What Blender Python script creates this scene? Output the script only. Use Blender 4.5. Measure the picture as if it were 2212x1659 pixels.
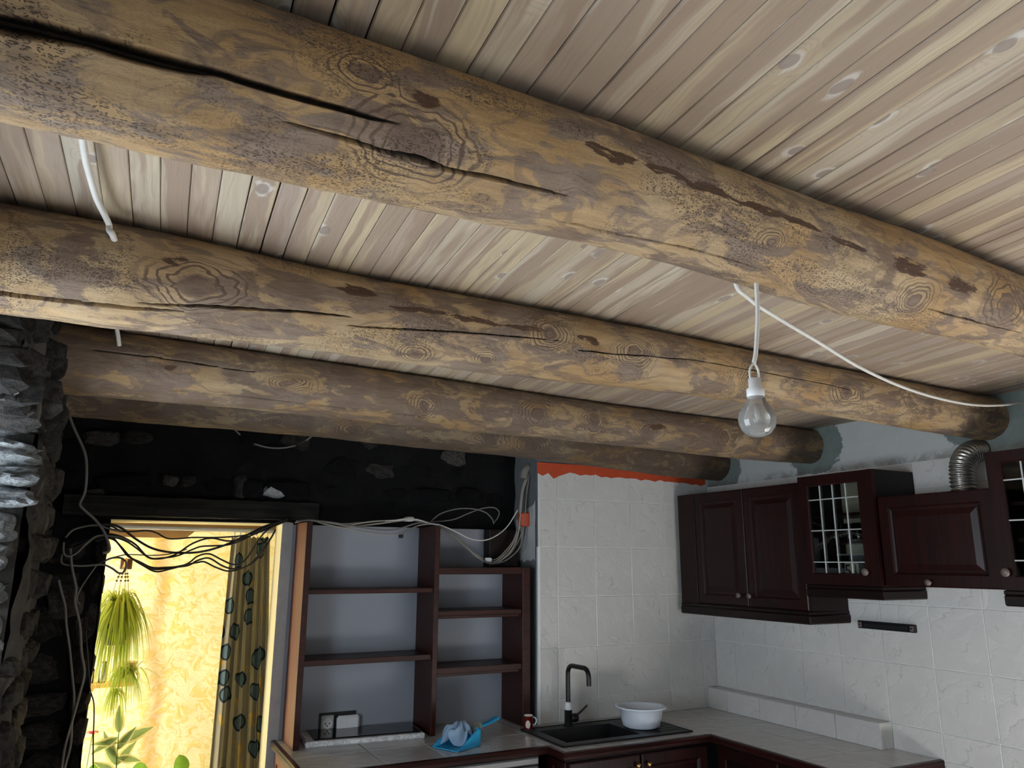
import bpy, math, random
import numpy as np
from mathutils import Vector, Matrix
for o in list(bpy.data.objects): bpy.data.objects.remove(o)
SC = bpy.context.scene
COL = SC.collection
PI = math.pi
rnd = random.Random(7)

# ------------------------------------------------------------------ camera, light, exposure
cam = bpy.data.objects.new('camera', bpy.data.cameras.new('camera')); COL.objects.link(cam)
cam.data.sensor_fit = 'HORIZONTAL'; cam.data.sensor_width = 36.0; cam.data.lens = 26.7045
cam.data.clip_start = 0.02; cam.data.clip_end = 60
YAW, PITCH, ROLL = -0.4741, 0.2299, 0.0046
f = Vector((-math.sin(YAW)*math.cos(PITCH), math.cos(YAW)*math.cos(PITCH), math.sin(PITCH)))
r = Vector((math.cos(YAW), math.sin(YAW), 0)); u = r.cross(f)
r2 = r*math.cos(ROLL)+u*math.sin(ROLL); u2 = -r*math.sin(ROLL)+u*math.cos(ROLL)
Mx = Matrix((r2, u2, -f)).transposed().to_4x4(); Mx.translation = (-3.4922, -3.9430, 1.7746)
cam.matrix_world = Mx
SC.camera = cam
W = bpy.data.worlds.new('world'); SC.world = W; W.use_nodes = True
W.node_tree.nodes['Background'].inputs[0].default_value = (0.62, 0.76, 1.0, 1)
W.node_tree.nodes['Background'].inputs[1].default_value = 0.6
SC.view_settings.view_transform = 'Standard'; SC.view_settings.look = 'None'
SC.view_settings.gamma = 1.0; SC.view_settings.use_curve_mapping = False
SC.view_settings.exposure = -0.10
def area(name, loc, direction, sx, sy, power, color):
    l = bpy.data.lights.new(name, 'AREA'); l.shape = 'RECTANGLE'; l.size = sx; l.size_y = sy
    l.energy = power; l.color = color
    o = bpy.data.objects.new(name, l); COL.objects.link(o); o.location = loc
    o.rotation_euler = Vector(direction).to_track_quat('-Z', 'Y').to_euler(); return o
# side window and sunny room daylight; near and rear windows are added fill
area('window_daylight_side', (-4.36, -1.93, 1.40), (1, 0.05, 0.22), 1.55, 1.2, 64, (0.80, 0.90, 1.0))
area('added_fill_near', (-4.36, -4.20, 1.35), (1, 0.10, 0.30), 1.4, 1.1, 15, (0.84, 0.92, 1.0))  # unseen second side window, added to light the near ceiling
area('added_fill_rear', (-1.3, -6.0, 1.40), (0.0, 1, 0.12), 1.5, 1.1, 2, (0.95, 0.97, 1.0))  # unseen rear window, added as a further source of fill
area('sunny_room_window', (-4.7, 1.5, 1.20), (1, 0.25, -0.10), 1.3, 1.5, 58, (1.0, 0.965, 0.86))

sl = bpy.data.lights.new('sun', 'SUN'); sl.energy = 112; sl.angle = 0.01; sl.color = (1.0, 0.985, 0.97)
so = bpy.data.objects.new('sun', sl); COL.objects.link(so); so.location = (-2, -9, 4)
so.rotation_euler = Vector((0.30, 1.0, -0.74)).to_track_quat('-Z', 'Y').to_euler()   # added sun through the unseen rear window; floor bounce lights ceiling and beams

# ------------------------------------------------------------------ mesh helpers
class MB:
    def __init__(s): s.v = []; s.f = []; s.smooth = []
    def add(s, vs, fs, smooth=False):
        b = len(s.v); s.v += [tuple(p) for p in vs]; s.f += [tuple(i+b for i in q) for q in fs]; s.smooth += [smooth]*len(fs)
    def box(s, x0, x1, y0, y1, z0, z1, bev=0.0):
        if x1 < x0: x0, x1 = x1, x0
        if y1 < y0: y0, y1 = y1, y0
        if z1 < z0: z0, z1 = z1, z0
        if bev <= 0:
            s.add([(x0,y0,z0),(x1,y0,z0),(x1,y1,z0),(x0,y1,z0),(x0,y0,z1),(x1,y0,z1),(x1,y1,z1),(x0,y1,z1)],
                  [(0,3,2,1),(4,5,6,7),(0,1,5,4),(1,2,6,5),(2,3,7,6),(3,0,4,7)]); return
        c = ((x0+x1)/2,(y0+y1)/2,(z0+z1)/2); h = ((x1-x0)/2,(y1-y0)/2,(z1-z0)/2)
        b = min(bev, *[q*0.9 for q in h]); vs = []; idx = {}
        for sx in (-1,1):
            for sy in (-1,1):
                for sz in (-1,1):
                    sg = (sx,sy,sz)
                    for ax in range(3):
                        p = [c[k]+sg[k]*(h[k] if k == ax else h[k]-b) for k in range(3)]
                        idx[(sx,sy,sz,ax)] = len(vs); vs.append(p)
        fs = []
        def quad(a): fs.append(tuple(a))
        for ax in range(3):
            o1, o2 = [k for k in range(3) if k != ax]
            for sg in (-1,1):
                q = []
                for a, d in ((-1,-1),(1,-1),(1,1),(-1,1)):
                    t = [0,0,0]; t[ax] = sg; t[o1] = a; t[o2] = d; q.append(idx[(*t,ax)])
                quad(q)
        for ax in range(3):          # edges run along ax
            o1, o2 = [k for k in range(3) if k != ax]
            for a in (-1,1):
                for d in (-1,1):
                    t0 = [0,0,0]; t0[ax] = -1; t0[o1] = a; t0[o2] = d; t1 = list(t0); t1[ax] = 1
                    quad([idx[(*t0,o1)], idx[(*t1,o1)], idx[(*t1,o2)], idx[(*t0,o2)]])
        for sx in (-1,1):
            for sy in (-1,1):
                for sz in (-1,1): quad([idx[(sx,sy,sz,k)] for k in range(3)])
        # orient outward
        out = []
        C = Vector(c)
        for q in fs:
            P = [Vector(vs[i]) for i in q]; n = (P[1]-P[0]).cross(P[2]-P[0]); m = sum(P, Vector())/len(P)
            out.append(q if n.dot(m-C) >= 0 else tuple(reversed(q)))
        s.add(vs, out)
    def tube(s, pts, rad, n=8, cap=True, close=False):
        P = [Vector(p) for p in pts]; m = len(P)
        R = rad if hasattr(rad, '__len__') else [rad]*m
        t0 = (P[1]-P[0]).normalized(); a = Vector((0,0,1)) if abs(t0.z) < 0.9 else Vector((1,0,0))
        nrm = (a - t0*a.dot(t0)).normalized(); vs = []
        for i in range(m):
            t = (P[min(i+1,m-1)]-P[max(i-1,0)]).normalized()
            nrm = (nrm - t*nrm.dot(t)).normalized(); b = t.cross(nrm)
            for k in range(n):
                an = 2*PI*k/n; vs.append(P[i]+(nrm*math.cos(an)+b*math.sin(an))*R[i])
        fs = [(i*n+k, i*n+(k+1)%n, (i+1)*n+(k+1)%n, (i+1)*n+k) for i in range(m-1) for k in range(n)]
        s.add(vs, fs, True)
        if cap: s.add(vs[:n], [tuple(reversed(range(n)))]); s.add(vs[-n:], [tuple(range(n))])
    def lathe(s, prof, c=(0,0,0), axis='Z', n=28, smooth=True, sx=1.0, sy=1.0):
        vs = []; m = len(prof)
        for rr, h in prof:
            for k in range(n):
                a = 2*PI*k/n; x, y = rr*math.cos(a)*sx, rr*math.sin(a)*sy
                vs.append({'Z':(c[0]+x,c[1]+y,c[2]+h),'X':(c[0]+h,c[1]+x,c[2]+y),'Y':(c[0]+x,c[1]+h,c[2]-y)}[axis])
        fs = [(i*n+k, i*n+(k+1)%n, (i+1)*n+(k+1)%n, (i+1)*n+k) for i in range(m-1) for k in range(n)]
        s.add(vs, fs, smooth)
    def poly(s, pts, ext):
        """flat polygon pts extruded by vector ext"""
        n = len(pts); e = Vector(ext); vs = [Vector(p) for p in pts]; vs += [p+e for p in vs]
        s.add(vs, [tuple(range(n)), tuple(reversed(range(n,2*n)))]+[(i,i+n,(i+1)%n+n,(i+1)%n) for i in range(n)])
    def rings(s, O, U, V, N, w, h, steps):
        """concentric rectangular rings (raised panel): O corner, U,V in-plane axes, N outward; steps = (inset, height)"""
        O, U, V, N = map(Vector, (O,U,V,N)); vs = []; fs = []
        for ins, d in steps:
            vs += [O+U*a+V*b+N*d for a, b in ((ins,ins),(w-ins,ins),(w-ins,h-ins),(ins,h-ins))]
        for i in range(len(steps)-1):
            for k in range(4): fs.append((i*4+k, i*4+(k+1)%4, (i+1)*4+(k+1)%4, (i+1)*4+k))
        j = (len(steps)-1)*4; fs.append((j,j+1,j+2,j+3)); s.add(vs, fs)
    def mesh(s, name):
        me = bpy.data.meshes.new(name); me.from_pydata(s.v, [], s.f)
        me.polygons.foreach_set('use_smooth', s.smooth); me.update(); return me
def link(name, me, mat=None, parent=None, loc=None):
    o = bpy.data.objects.new(name, me); COL.objects.link(o)
    if mat is not None and not me.materials: me.materials.append(mat)
    if parent is not None: o.parent = parent
    if loc is not None: o.location = loc
    return o
def obj(name, mb, mat, parent=None, loc=None, fixn=True):
    me = mb.mesh(name)
    if fixn:
        import bmesh
        bm = bmesh.new(); bm.from_mesh(me); bmesh.ops.recalc_face_normals(bm, faces=bm.faces); bm.to_mesh(me); bm.free()
    return link(name, me, mat, parent, loc)
def tag(o, label, cat, group=None):
    o['label'] = label; o['category'] = cat
    if group: o['group'] = group
    return o
def thing(name, label, cat, loc=(0,0,0), group=None):
    o = bpy.data.objects.new(name, None); COL.objects.link(o); o.location = loc; o.empty_display_size = 0.05
    return tag(o, label, cat, group)
def struct(name, mb, mat, parent=None):
    o = obj(name, mb, mat, parent)
    if parent is None: o['kind'] = 'structure'
    return o
def spline(pts, per=6):
    P = [Vector(p) for p in pts]; out = []
    for i in range(len(P)-1):
        p0, p1, p2, p3 = P[max(i-1,0)], P[i], P[i+1], P[min(i+2,len(P)-1)]
        for k in range(per):
            t = k/per
            out.append(0.5*((2*p1)+(p2-p0)*t+(2*p0-5*p1+4*p2-p3)*t*t+(3*p1-p0-3*p2+p3)*t**3))
    out.append(P[-1]); return out
def noise2(x, y, seed=0):
    """smooth value noise, numpy, 0..1"""
    rs = np.random.RandomState(seed); T = rs.rand(256,256)
    xi = np.floor(x).astype(int); yi = np.floor(y).astype(int); fx = x-xi; fy = y-yi
    fx = fx*fx*(3-2*fx); fy = fy*fy*(3-2*fy)
    a = T[xi%256,yi%256]; b = T[(xi+1)%256,yi%256]; c = T[xi%256,(yi+1)%256]; d = T[(xi+1)%256,(yi+1)%256]
    return (a*(1-fx)+b*fx)*(1-fy)+(c*(1-fx)+d*fx)*fy
def fbm(x, y, seed=0, oct=4):
    s = 0; a = 0.5
    for i in range(oct): s = s+a*(noise2(x*2**i, y*2**i, seed+i)-0.5); a *= 0.5
    return s

# ------------------------------------------------------------------ material helpers
def lin(c):
    return tuple(((x/255)/12.92 if x/255 <= 0.04045 else ((x/255+0.055)/1.055)**2.4) for x in c)+(1.0,)
class MT:
    def __init__(s, name, color=None, rough=0.5, metal=0.0, spec=0.5):
        s.m = bpy.data.materials.new(name); s.m.use_nodes = True; s.t = s.m.node_tree
        s.b = s.t.nodes['Principled BSDF']; s.out = s.t.nodes['Material Output']
        s.b.inputs['Roughness'].default_value = rough; s.b.inputs['Metallic'].default_value = metal
        s.b.inputs['Specular IOR Level'].default_value = spec
        if color is not None: s.b.inputs['Base Color'].default_value = lin(color)
    def N(s, typ, ins=None, **props):
        n = s.t.nodes.new('ShaderNode'+typ)
        for k, v in props.items(): setattr(n, k, v)
        for k, v in (ins or {}).items(): s.put(n.inputs[k], v)
        return n
    def put(s, sock, v):
        if isinstance(v, bpy.types.NodeSocket): s.t.links.new(v, sock)
        else: sock.default_value = v
    def math(s, op, a, b=None, c=None, clamp=False):
        n = s.t.nodes.new('ShaderNodeMath'); n.operation = op; n.use_clamp = clamp
        for i, v in enumerate((a,b,c)):
            if v is not None: s.put(n.inputs[i], v)
        return n.outputs[0]
    def vmath(s, op, a, b=None, out=0):
        n = s.t.nodes.new('ShaderNodeVectorMath'); n.operation = op
        s.put(n.inputs[0], a)
        if b is not None: s.put(n.inputs[1], b)
        return n.outputs['Value' if op in ('LENGTH','DISTANCE','DOT_PRODUCT') else 'Vector']
    def mix(s, fac, a, b, mode='MIX'):
        n = s.t.nodes.new('ShaderNodeMix'); n.data_type = 'RGBA'; n.blend_type = mode
        s.put(n.inputs[0], fac); s.put(n.inputs[6], a); s.put(n.inputs[7], b); return n.outputs[2]
    def ss(s, v, lo, hi, a=0.0, b=1.0):
        n = s.N('MapRange', {'Value':v,'From Min':lo,'From Max':hi,'To Min':a,'To Max':b}, interpolation_type='SMOOTHSTEP'); return n.outputs[0]
    def noise(s, vec, scale=1.0, detail=3.0, dist=0.0, rough=0.55, dim='3D'):
        n = s.N('TexNoise', {'Vector':vec,'Scale':scale,'Detail':detail,'Distortion':dist,'Roughness':rough}, noise_dimensions=dim); return n.outputs[0]
    def coord(s, which='Object'): return s.N('TexCoord').outputs[which]
    def rand(s): return s.N('ObjectInfo').outputs['Random']
    def bump(s, h, strength=0.3, dist=0.01):
        n = s.N('Bump', {'Height':h,'Strength':strength,'Distance':dist}); s.t.links.new(n.outputs[0], s.b.inputs['Normal'])
    def col(s, c): s.put(s.b.inputs['Base Color'], c)
def plain(name, color, rough=0.5, metal=0.0, var=0.12, scale=18.0, spec=0.5, bump=0.0):
    """a coloured surface with slight procedural unevenness"""
    t = MT(name, color, rough, metal, spec)
    n = t.noise(t.coord(), scale, 4)
    c = lin(color); a = tuple(x*(1-var) for x in c[:3])+(1,); b = tuple(min(1,x*(1+var)) for x in c[:3])+(1,)
    t.col(t.mix(n, a, b))
    if bump: t.bump(n, bump, 0.004)
    return t.m
# ------------------------------------------------------------------ materials
def log_material(name, seed, knots, streaks, tone=1.0, worm=1.0, pthr=0.50):
    """hewn old pine log: UV = (metres along, metres round). knots/streaks = (u, v, ru, rv)"""
    t = MT(name, None, 0.62, 0, 0.4)
    uv = t.coord('UV'); P = t.vmath('ADD', uv, (seed*3.1, seed*1.7, seed*0.9))
    wv = t.N('TexNoise', {'Vector':P,'Scale':9.0,'Detail':2.0}).outputs['Color']
    wob = t.vmath('MULTIPLY', t.vmath('SUBTRACT', wv, (0.5,0.5,0.5)), (0.05,0.05,0.0))
    uvw = t.vmath('ADD', uv, wob)
    K = None; core = None
    for (u0,v0,ru,rv) in knots:
        d = t.vmath('LENGTH', t.vmath('MULTIPLY', t.vmath('SUBTRACT', uvw, (u0,v0,0)), (1/ru,1/rv,0)))
        k = t.ss(d, 0.0, 1.0, 1.0, 0.0); c = t.ss(d, 0.20, 0.27, 1.0, 0.0)
        K = k if K is None else t.math('MAXIMUM', K, k); core = c if core is None else t.math('MAXIMUM', core, c)
    Ps = t.vmath('MULTIPLY', t.vmath('ADD', P, wob), (1.0,2.6,1.0))
    h = t.noise(Ps, 3.2, 3.5, 0.7)                                   # slow field whose levels read as grain contours
    hk = t.math('ADD', h, t.math('MULTIPLY', K, 0.85))
    rings = t.math('SINE', t.math('MULTIPLY', hk, 46.0))
    ringm = t.math('MULTIPLY', t.ss(rings, 0.35, 0.9), t.ss(K, 0.12, 0.5))
    lines = t.math('SINE', t.math('MULTIPLY', hk, 27.0))
    linem = t.math('MULTIPLY', t.ss(lines, 0.72, 0.95), 0.55)
    patch = t.noise(t.vmath('MULTIPLY', P, (1.0,2.3,1)), 6.5, 8, 0.6, 0.66)
    patchm = t.math('MULTIPLY', t.ss(patch, pthr, pthr+0.06), 0.88)
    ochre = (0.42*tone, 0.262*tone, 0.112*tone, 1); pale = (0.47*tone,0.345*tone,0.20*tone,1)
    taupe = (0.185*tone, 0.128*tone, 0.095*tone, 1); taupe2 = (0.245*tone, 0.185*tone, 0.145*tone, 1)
    fine = t.noise(t.vmath('MULTIPLY', P, (9.0,60.0,1)), 1.0, 4)
    c = t.mix(t.ss(t.noise(P, 4.0, 3), 0.35, 0.65), ochre, pale)
    tp = t.mix(t.ss(t.noise(P, 6.0, 3), 0.4, 0.6), taupe, taupe2)
    c = t.mix(patchm, c, tp)
    c = t.mix(linem, c, taupe)
    c = t.mix(ringm, c, (0.13*tone,0.085*tone,0.055*tone,1))
    c = t.mix(t.math('MULTIPLY', core, 0.75), c, (0.15*tone,0.10*tone,0.075*tone,1))
    # resin streaks and rotten reddish pockets
    S = None
    for (u0,v0,ru,rv) in streaks:
        d = t.vmath('LENGTH', t.vmath('MULTIPLY', t.vmath('SUBTRACT', uvw, (u0,v0,0)), (1/ru,1/rv,0)))
        k = t.ss(d, 0.35, 1.0, 1.0, 0.0); S = k if S is None else t.math('MAXIMUM', S, k)
    sn = t.noise(t.vmath('MULTIPLY', P, (22.0,95.0,1)), 1.0, 7, 0.8, 0.68)
    if S is not None:
        sm = t.ss(t.math('ADD', sn, t.math('MULTIPLY', S, 0.24)), 0.60, 0.68)
        sm = t.math('MULTIPLY', sm, t.ss(S, 0.05, 0.4))
        c = t.mix(sm, c, (0.068,0.030,0.012,1))
    # woodworm galleries: dots and short dashes in clusters
    reg = t.ss(t.noise(t.vmath('MULTIPLY', P, (1.0,2.0,1)), 4.2, 3), 0.47, 0.60)
    wj = t.vmath('ADD', P, t.vmath('MULTIPLY', t.vmath('SUBTRACT', t.N('TexNoise', {'Vector':P,'Scale':70.0}).outputs['Color'], (0.5,0.5,0.5)), (0.014,0.010,0)))
    hm = None
    for sc, thr, cut, sd in (((90,170,1),0.12,0.45,0.0), ((185,230,1),0.17,0.60,5.0), ((62,330,1),0.16,0.50,9.0), ((150,520,1),0.2,0.6,3.0)):
        v = t.N('TexVoronoi', {'Vector':t.vmath('ADD', t.vmath('MULTIPLY', wj, sc), (sd,sd,0)),'Scale':1.0}, voronoi_dimensions='2D')
        rc = t.N('SeparateColor', {'Color':v.outputs['Color']}).outputs[0]
        m = t.math('MULTIPLY', t.ss(v.outputs['Distance'], thr, thr*1.5, 1.0, 0.0), t.math('GREATER_THAN', rc, cut))
        hm = m if hm is None else t.math('MAXIMUM', hm, m)
    hm = t.math('MULTIPLY', hm, t.math('MULTIPLY', t.math('ADD', reg, 0.10), worm, clamp=True), clamp=True)
    c = t.mix(t.math('MULTIPLY', hm, 0.85), c, (0.030,0.017,0.009,1))
    c = t.mix(t.ss(fine, 0.25, 0.75, 0.34, 0.0), c, (0.09,0.06,0.04,1))
    hair = t.noise(t.vmath('MULTIPLY', t.vmath('ADD', P, wob), (2.6,95.0,1)), 1.0, 3, 0.2)
    c = t.mix(t.math('MULTIPLY', t.ss(t.math('ABSOLUTE', t.math('SUBTRACT', hair, 0.5)), 0.0, 0.018, 1.0, 0.0), t.ss(patch, 0.42, 0.6, 0.1, 0.6)), c, (0.06,0.038,0.024,1))
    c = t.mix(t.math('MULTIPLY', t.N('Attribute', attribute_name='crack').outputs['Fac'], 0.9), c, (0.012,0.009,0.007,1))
    t.col(c)
    hh = t.math('SUBTRACT', t.math('ADD', t.math('MULTIPLY', fine, 0.5), t.math('MULTIPLY', patchm, 0.25)), t.math('MULTIPLY', hm, 1.2))
    t.bump(hh, 0.55, 0.006)
    return t.m

def plank_material():
    t = MT('plank_limed_pine', None, 0.5, 0, 0.4); R = t.rand()
    off = t.N('CombineXYZ', {0:t.math('MULTIPLY', R, 41.0), 1:t.math('MULTIPLY', R, 173.0), 2:t.math('MULTIPLY', R, 7.0)}).outputs[0]
    P = t.vmath('ADD', t.coord(), off)
    wob = t.vmath('MULTIPLY', t.vmath('SUBTRACT', t.N('TexNoise', {'Vector':P,'Scale':5.0,'Detail':2}).outputs['Color'], (0.5,0.5,0.5)), (0.03,0.1,0.0))
    Q = t.vmath('ADD', P, wob)
    v = t.N('TexVoronoi', {'Vector':t.vmath('MULTIPLY', Q, (9.0,5.5,1)),'Scale':1.0}, voronoi_dimensions='2D')
    d = v.outputs['Distance']; keep = t.math('GREATER_THAN', t.N('SeparateColor', {'Color':v.outputs['Color']}).outputs[1], 0.80)
    near = t.math('MULTIPLY', t.ss(d, 0.0, 0.36, 1.0, 0.0), keep)
    band = t.noise(t.vmath('MULTIPLY', Q, (15.0,0.8,1)), 1.0, 4, 0.5)
    grain = t.noise(t.vmath('MULTIPLY', Q, (150.0,4.0,1)), 1.0, 3)
    field = t.math('ADD', t.noise(t.vmath('MULTIPLY', Q, (16.0,0.8,1)), 1.0, 2, 0.3), t.math('MULTIPLY', near, 0.55))
    cath = t.ss(t.math('SINE', t.math('MULTIPLY', field, 60.0)), 0.3, 1.0)
    ramp = t.N('ValToRGB', {'Fac':t.math('FRACT', t.math('MULTIPLY', R, 7.31))})
    cr = ramp.color_ramp; cr.interpolation = 'CONSTANT'
    pal = [(0.44,0.375,0.285),(0.355,0.28,0.215),(0.46,0.375,0.25),(0.39,0.315,0.24),(0.34,0.275,0.225),(0.48,0.42,0.33),(0.40,0.33,0.23)]
    while len(cr.elements) < len(pal): cr.elements.new(0.5)
    for i, p in enumerate(pal): cr.elements[i].position = i/len(pal); cr.elements[i].color = (*p,1)
    base = ramp.outputs[0]
    c = t.mix(t.ss(band, 0.46, 0.54, 0.0, 0.8), base, (0.27,0.195,0.145,1))
    c = t.mix(t.ss(t.noise(t.vmath('MULTIPLY', Q, (13.0,0.7,1)), 1.0, 3), 0.56, 0.64, 0.0, 0.6), c, (0.50,0.415,0.275,1))
    c = t.mix(t.math('MULTIPLY', cath, 0.22), c, (0.26,0.19,0.135,1))
    c = t.mix(t.ss(grain, 0.3, 0.7, 0.22, 0.0), c, (0.24,0.18,0.13,1))
    wn = t.noise(t.vmath('MULTIPLY', P, (30.0,14.0,1)), 1.0, 4)
    wash = t.math('MULTIPLY', t.ss(t.math('ADD', wn, t.math('MULTIPLY', near, 0.4)), 0.68, 0.85), t.ss(near, 0.25, 0.6))
    c = t.mix(t.math('MULTIPLY', wash, 0.5), c, (0.66,0.65,0.62,1))
    kn = t.math('MULTIPLY', t.ss(d, 0.10, 0.13, 1.0, 0.0), keep)
    c = t.mix(t.math('MULTIPLY', kn, 0.8), c, (0.22,0.17,0.14,1))
    sp = t.ss(t.noise(t.vmath('MULTIPLY', P, (260.0,120.0,1)), 1.0, 1), 0.80, 0.84)
    c = t.mix(t.math('MULTIPLY', sp, 0.7), c, (0.72,0.70,0.66,1))
    t.col(c)
    t.bump(t.math('SUBTRACT', grain, t.math('MULTIPLY', cath, 0.4)), 0.25, 0.002)
    return t.m

def tile_material(name, base, vein, rough=0.22):
    t = MT(name, None, rough, 0, 0.5); R = t.rand()
    off = t.N('CombineXYZ', {0:t.math('MULTIPLY', R, 31.0), 1:t.math('MULTIPLY', R, 57.0), 2:t.math('MULTIPLY', R, 83.0)}).outputs[0]
    P = t.vmath('ADD', t.coord(), off)
    wob = t.vmath('MULTIPLY', t.vmath('SUBTRACT', t.N('TexNoise', {'Vector':P,'Scale':7.0,'Detail':3}).outputs['Color'], (0.5,0.5,0.5)), (0.20,0.20,0.20))
    D = t.vmath('DOT_PRODUCT', t.vmath('ADD', P, wob), (0.75,0.75,0.62))
    n = t.noise(P, 8.0, 4, 0.8)
    rid = t.math('ABSOLUTE', t.math('SINE', t.math('ADD', t.math('MULTIPLY', D, 34.0), t.math('MULTIPLY', n, 7.0))))
    vm = t.math('MULTIPLY', t.ss(rid, 0.0, 0.22, 1.0, 0.0), t.ss(n, 0.45, 0.62))
    c = t.mix(t.ss(n, 0.3, 0.7), lin(base), lin([min(255,x*1.03) for x in base]))
    c = t.mix(t.math('MULTIPLY', vm, 0.55), c, lin(vein))
    t.col(c)
    t.bump(t.math('ADD', t.math('MULTIPLY', rid, t.ss(n, 0.4, 0.65)), n), 0.30, 0.004)
    return t.m

def stone_material(name, c0, c1, c2, rough=0.9, amp=0.7):
    t = MT(name, None, rough, 0, 0.25); P = t.vmath('ADD', t.coord(), t.N('ObjectInfo').outputs['Location'])
    n = t.noise(P, 9.0, 6, 0.4); n2 = t.noise(P, 3.0, 3); n3 = t.noise(P, 45.0, 3)
    c = t.mix(t.ss(n2, 0.38, 0.62), lin(c0), lin(c1)); c = t.mix(t.ss(n, 0.56, 0.68, 0, 0.8), c, lin(c2))
    br = t.math('ADD', 0.65, t.math('MULTIPLY', t.rand(), 0.7))
    c = t.mix(1.0, c, t.N('CombineColor', {0:br,1:br,2:br}).outputs[0], 'MULTIPLY')
    t.col(c); t.bump(t.math('ADD', n, t.math('MULTIPLY', n3, 0.4)), amp, 0.02); return t.m

def mahogany(name, dark, light, rough=0.3, grain='Z'):
    t = MT(name, None, rough, 0, 0.25); P = t.coord()
    sc = {'Z':(60,60,3),'X':(3,60,60),'Y':(60,3,60)}[grain]
    n = t.noise(t.vmath('MULTIPLY', P, sc), 1.0, 4, 0.3); n2 = t.noise(P, 4.0, 3)
    c = t.mix(t.ss(n, 0.3, 0.7), lin(dark), lin(light)); c = t.mix(t.ss(n2, 0.3, 0.7, 0, 0.4), c, lin(dark))
    t.col(c); t.bump(n, 0.12, 0.002); return t.m

M = {}
M['plank'] = plank_material()
M['tile'] = tile_material('glazed_marbled_tile', (196,195,191), (160,159,156))
M['top_tile'] = tile_material('worktop_tile', (192,190,188), (176,174,172), 0.16)
M['grout'] = plain('grout', (232,232,228), 0.85)
M['grout_top'] = plain('grout_light', (214,212,208), 0.8)
M['soot'] = stone_material('soot_black_masonry', (7,7,8), (13,13,14), (20,20,19))
M['soot_stone'] = stone_material('sooty_stone', (32,31,30), (54,51,48), (74,70,65))
M['grey_stone'] = stone_material('grey_fieldstone', (50,48,46), (74,71,67), (100,96,90))
M['mortar'] = stone_material('grey_lime_mortar', (56,55,53), (82,80,76), (112,108,102))
M['daylit_stone'] = stone_material('daylit_schist', (120,124,126), (160,164,165), (196,198,196), 0.85, 1.0)  # daylight on the jamb stones put into this paler colour
M['white_plaster'] = stone_material('white_plaster_lump', (176,178,178), (200,204,206), (140,136,130))
M['plaster_grey'] = plain('grey_plaster', (150,156,158), 0.85, 0, 0.25, 14, 0.3, 0.3)
M['pier'] = plain('pier_render', (104,108,110), 0.85, 0, 0.2, 12, 0.3, 0.3)
M['jamb'] = plain('whitish_jamb_render', (190,192,192), 0.85, 0, 0.2, 16, 0.3, 0.5)
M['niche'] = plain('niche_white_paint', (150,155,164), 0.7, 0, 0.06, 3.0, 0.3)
M['maho'] = mahogany('mahogany_door', (20,5,4), (42,9,7), 0.38)
M['maho_dark'] = mahogany('mahogany_carcass', (14,5,4), (26,8,7), 0.38)
M['maho_y'] = mahogany('mahogany_rail', (30,11,9), (52,19,14), 0.33, 'X')
M['shelf'] = mahogany('stained_shelf_board', (40,17,12), (66,29,20), 0.4, 'X')
M['post'] = mahogany('stained_post', (104,60,38), (146,88,56), 0.42)
M['knob'] = plain('turned_pewter_knob', (104,92,86), 0.45, 0.2, 0.25, 60)
M['brass'] = plain('brass_knob', (190,150,100), 0.25, 0.9)
M['white_pvc'] = plain('white_cable_sheath', (206,204,198), 0.5)
M['grey_pvc'] = plain('grey_cable_sheath', (116,113,108), 0.5)
M['dark_pvc'] = plain('dark_grey_cable_sheath', (40,35,32), 0.5)
M['cream_pvc'] = plain('cream_cable_sheath', (158,152,140), 0.5)
M['black'] = plain('matt_black_metal', (10,10,11), 0.38, 0.0, 0.2)
M['composite'] = plain('black_composite', (13,13,14), 0.45, 0, 0.35, 260)
M['hob_glass'] = plain('black_ceramic_glass', (14,15,16), 0.05, 0, 0.1)
M['white_plastic'] = plain('white_plastic', (226,228,230), 0.4)
M['enamel'] = plain('white_basin_plastic', (214,222,232), 0.28)
M['socket'] = plain('aged_socket_plastic', (186,186,184), 0.4)
M['foil'] = plain('aluminium_foil_duct', (170,168,162), 0.3, 0.9, 0.2, 40, 0.5, 0.4)
M['lead'] = plain('pale_leading', (196,200,200), 0.35, 0.4)
M['blue'] = plain('blue_plastic', (48,168,222), 0.4)
M['cloth'] = plain('blue_grey_cloth', (138,165,192), 0.9, 0, 0.15, 60)
M['bristle'] = plain('beige_bristle', (160,158,140), 0.8, 0, 0.3, 120)
M['tape'] = plain('orange_masking_tape', (186,72,36), 0.6, 0, 0.2, 30)
M['steel'] = plain('dishwasher_front', (112,112,112), 0.4, 0.35, 0.08)
M['rope'] = plain('cotton_cord', (196,180,140), 0.9)
M['bead'] = plain('dark_wooden_bead', (78,52,34), 0.5)
M['oak'] = plain('orange_pine', (244,182,108), 0.55, 0, 0.25, 9)
M['lintel'] = mahogany('smoked_oak_lintel', (20,19,18), (44,42,39), 0.85, 'X')
M['floor'] = tile_material('stone_floor', (184,183,182), (160,159,158), 0.5)
M['floor_light'] = plain('pale_floor', (236,226,204), 0.6)
M['ceil_slab'] = plain('ceiling_boards_above', (60,50,40), 0.9)
M['reveal'] = plain('cream_reveal_plaster', (226,214,168), 0.8, 0, 0.12, 7, 0.3, 0.4)
M['red_glaze'] = plain('dark_red_glaze', (92,22,18), 0.25)
M['leaf_spider'] = None
def marble():
    t = MT('white_marble', None, 0.25); n = t.noise(t.coord(), 14.0, 6, 1.6)
    t.col(t.mix(t.ss(t.math('ABSOLUTE', t.math('SUBTRACT', n, 0.5)), 0.0, 0.06, 0.7, 0.0), lin((232,232,232)), lin((170,172,176)))); return t.m
M['marble'] = marble()
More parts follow.
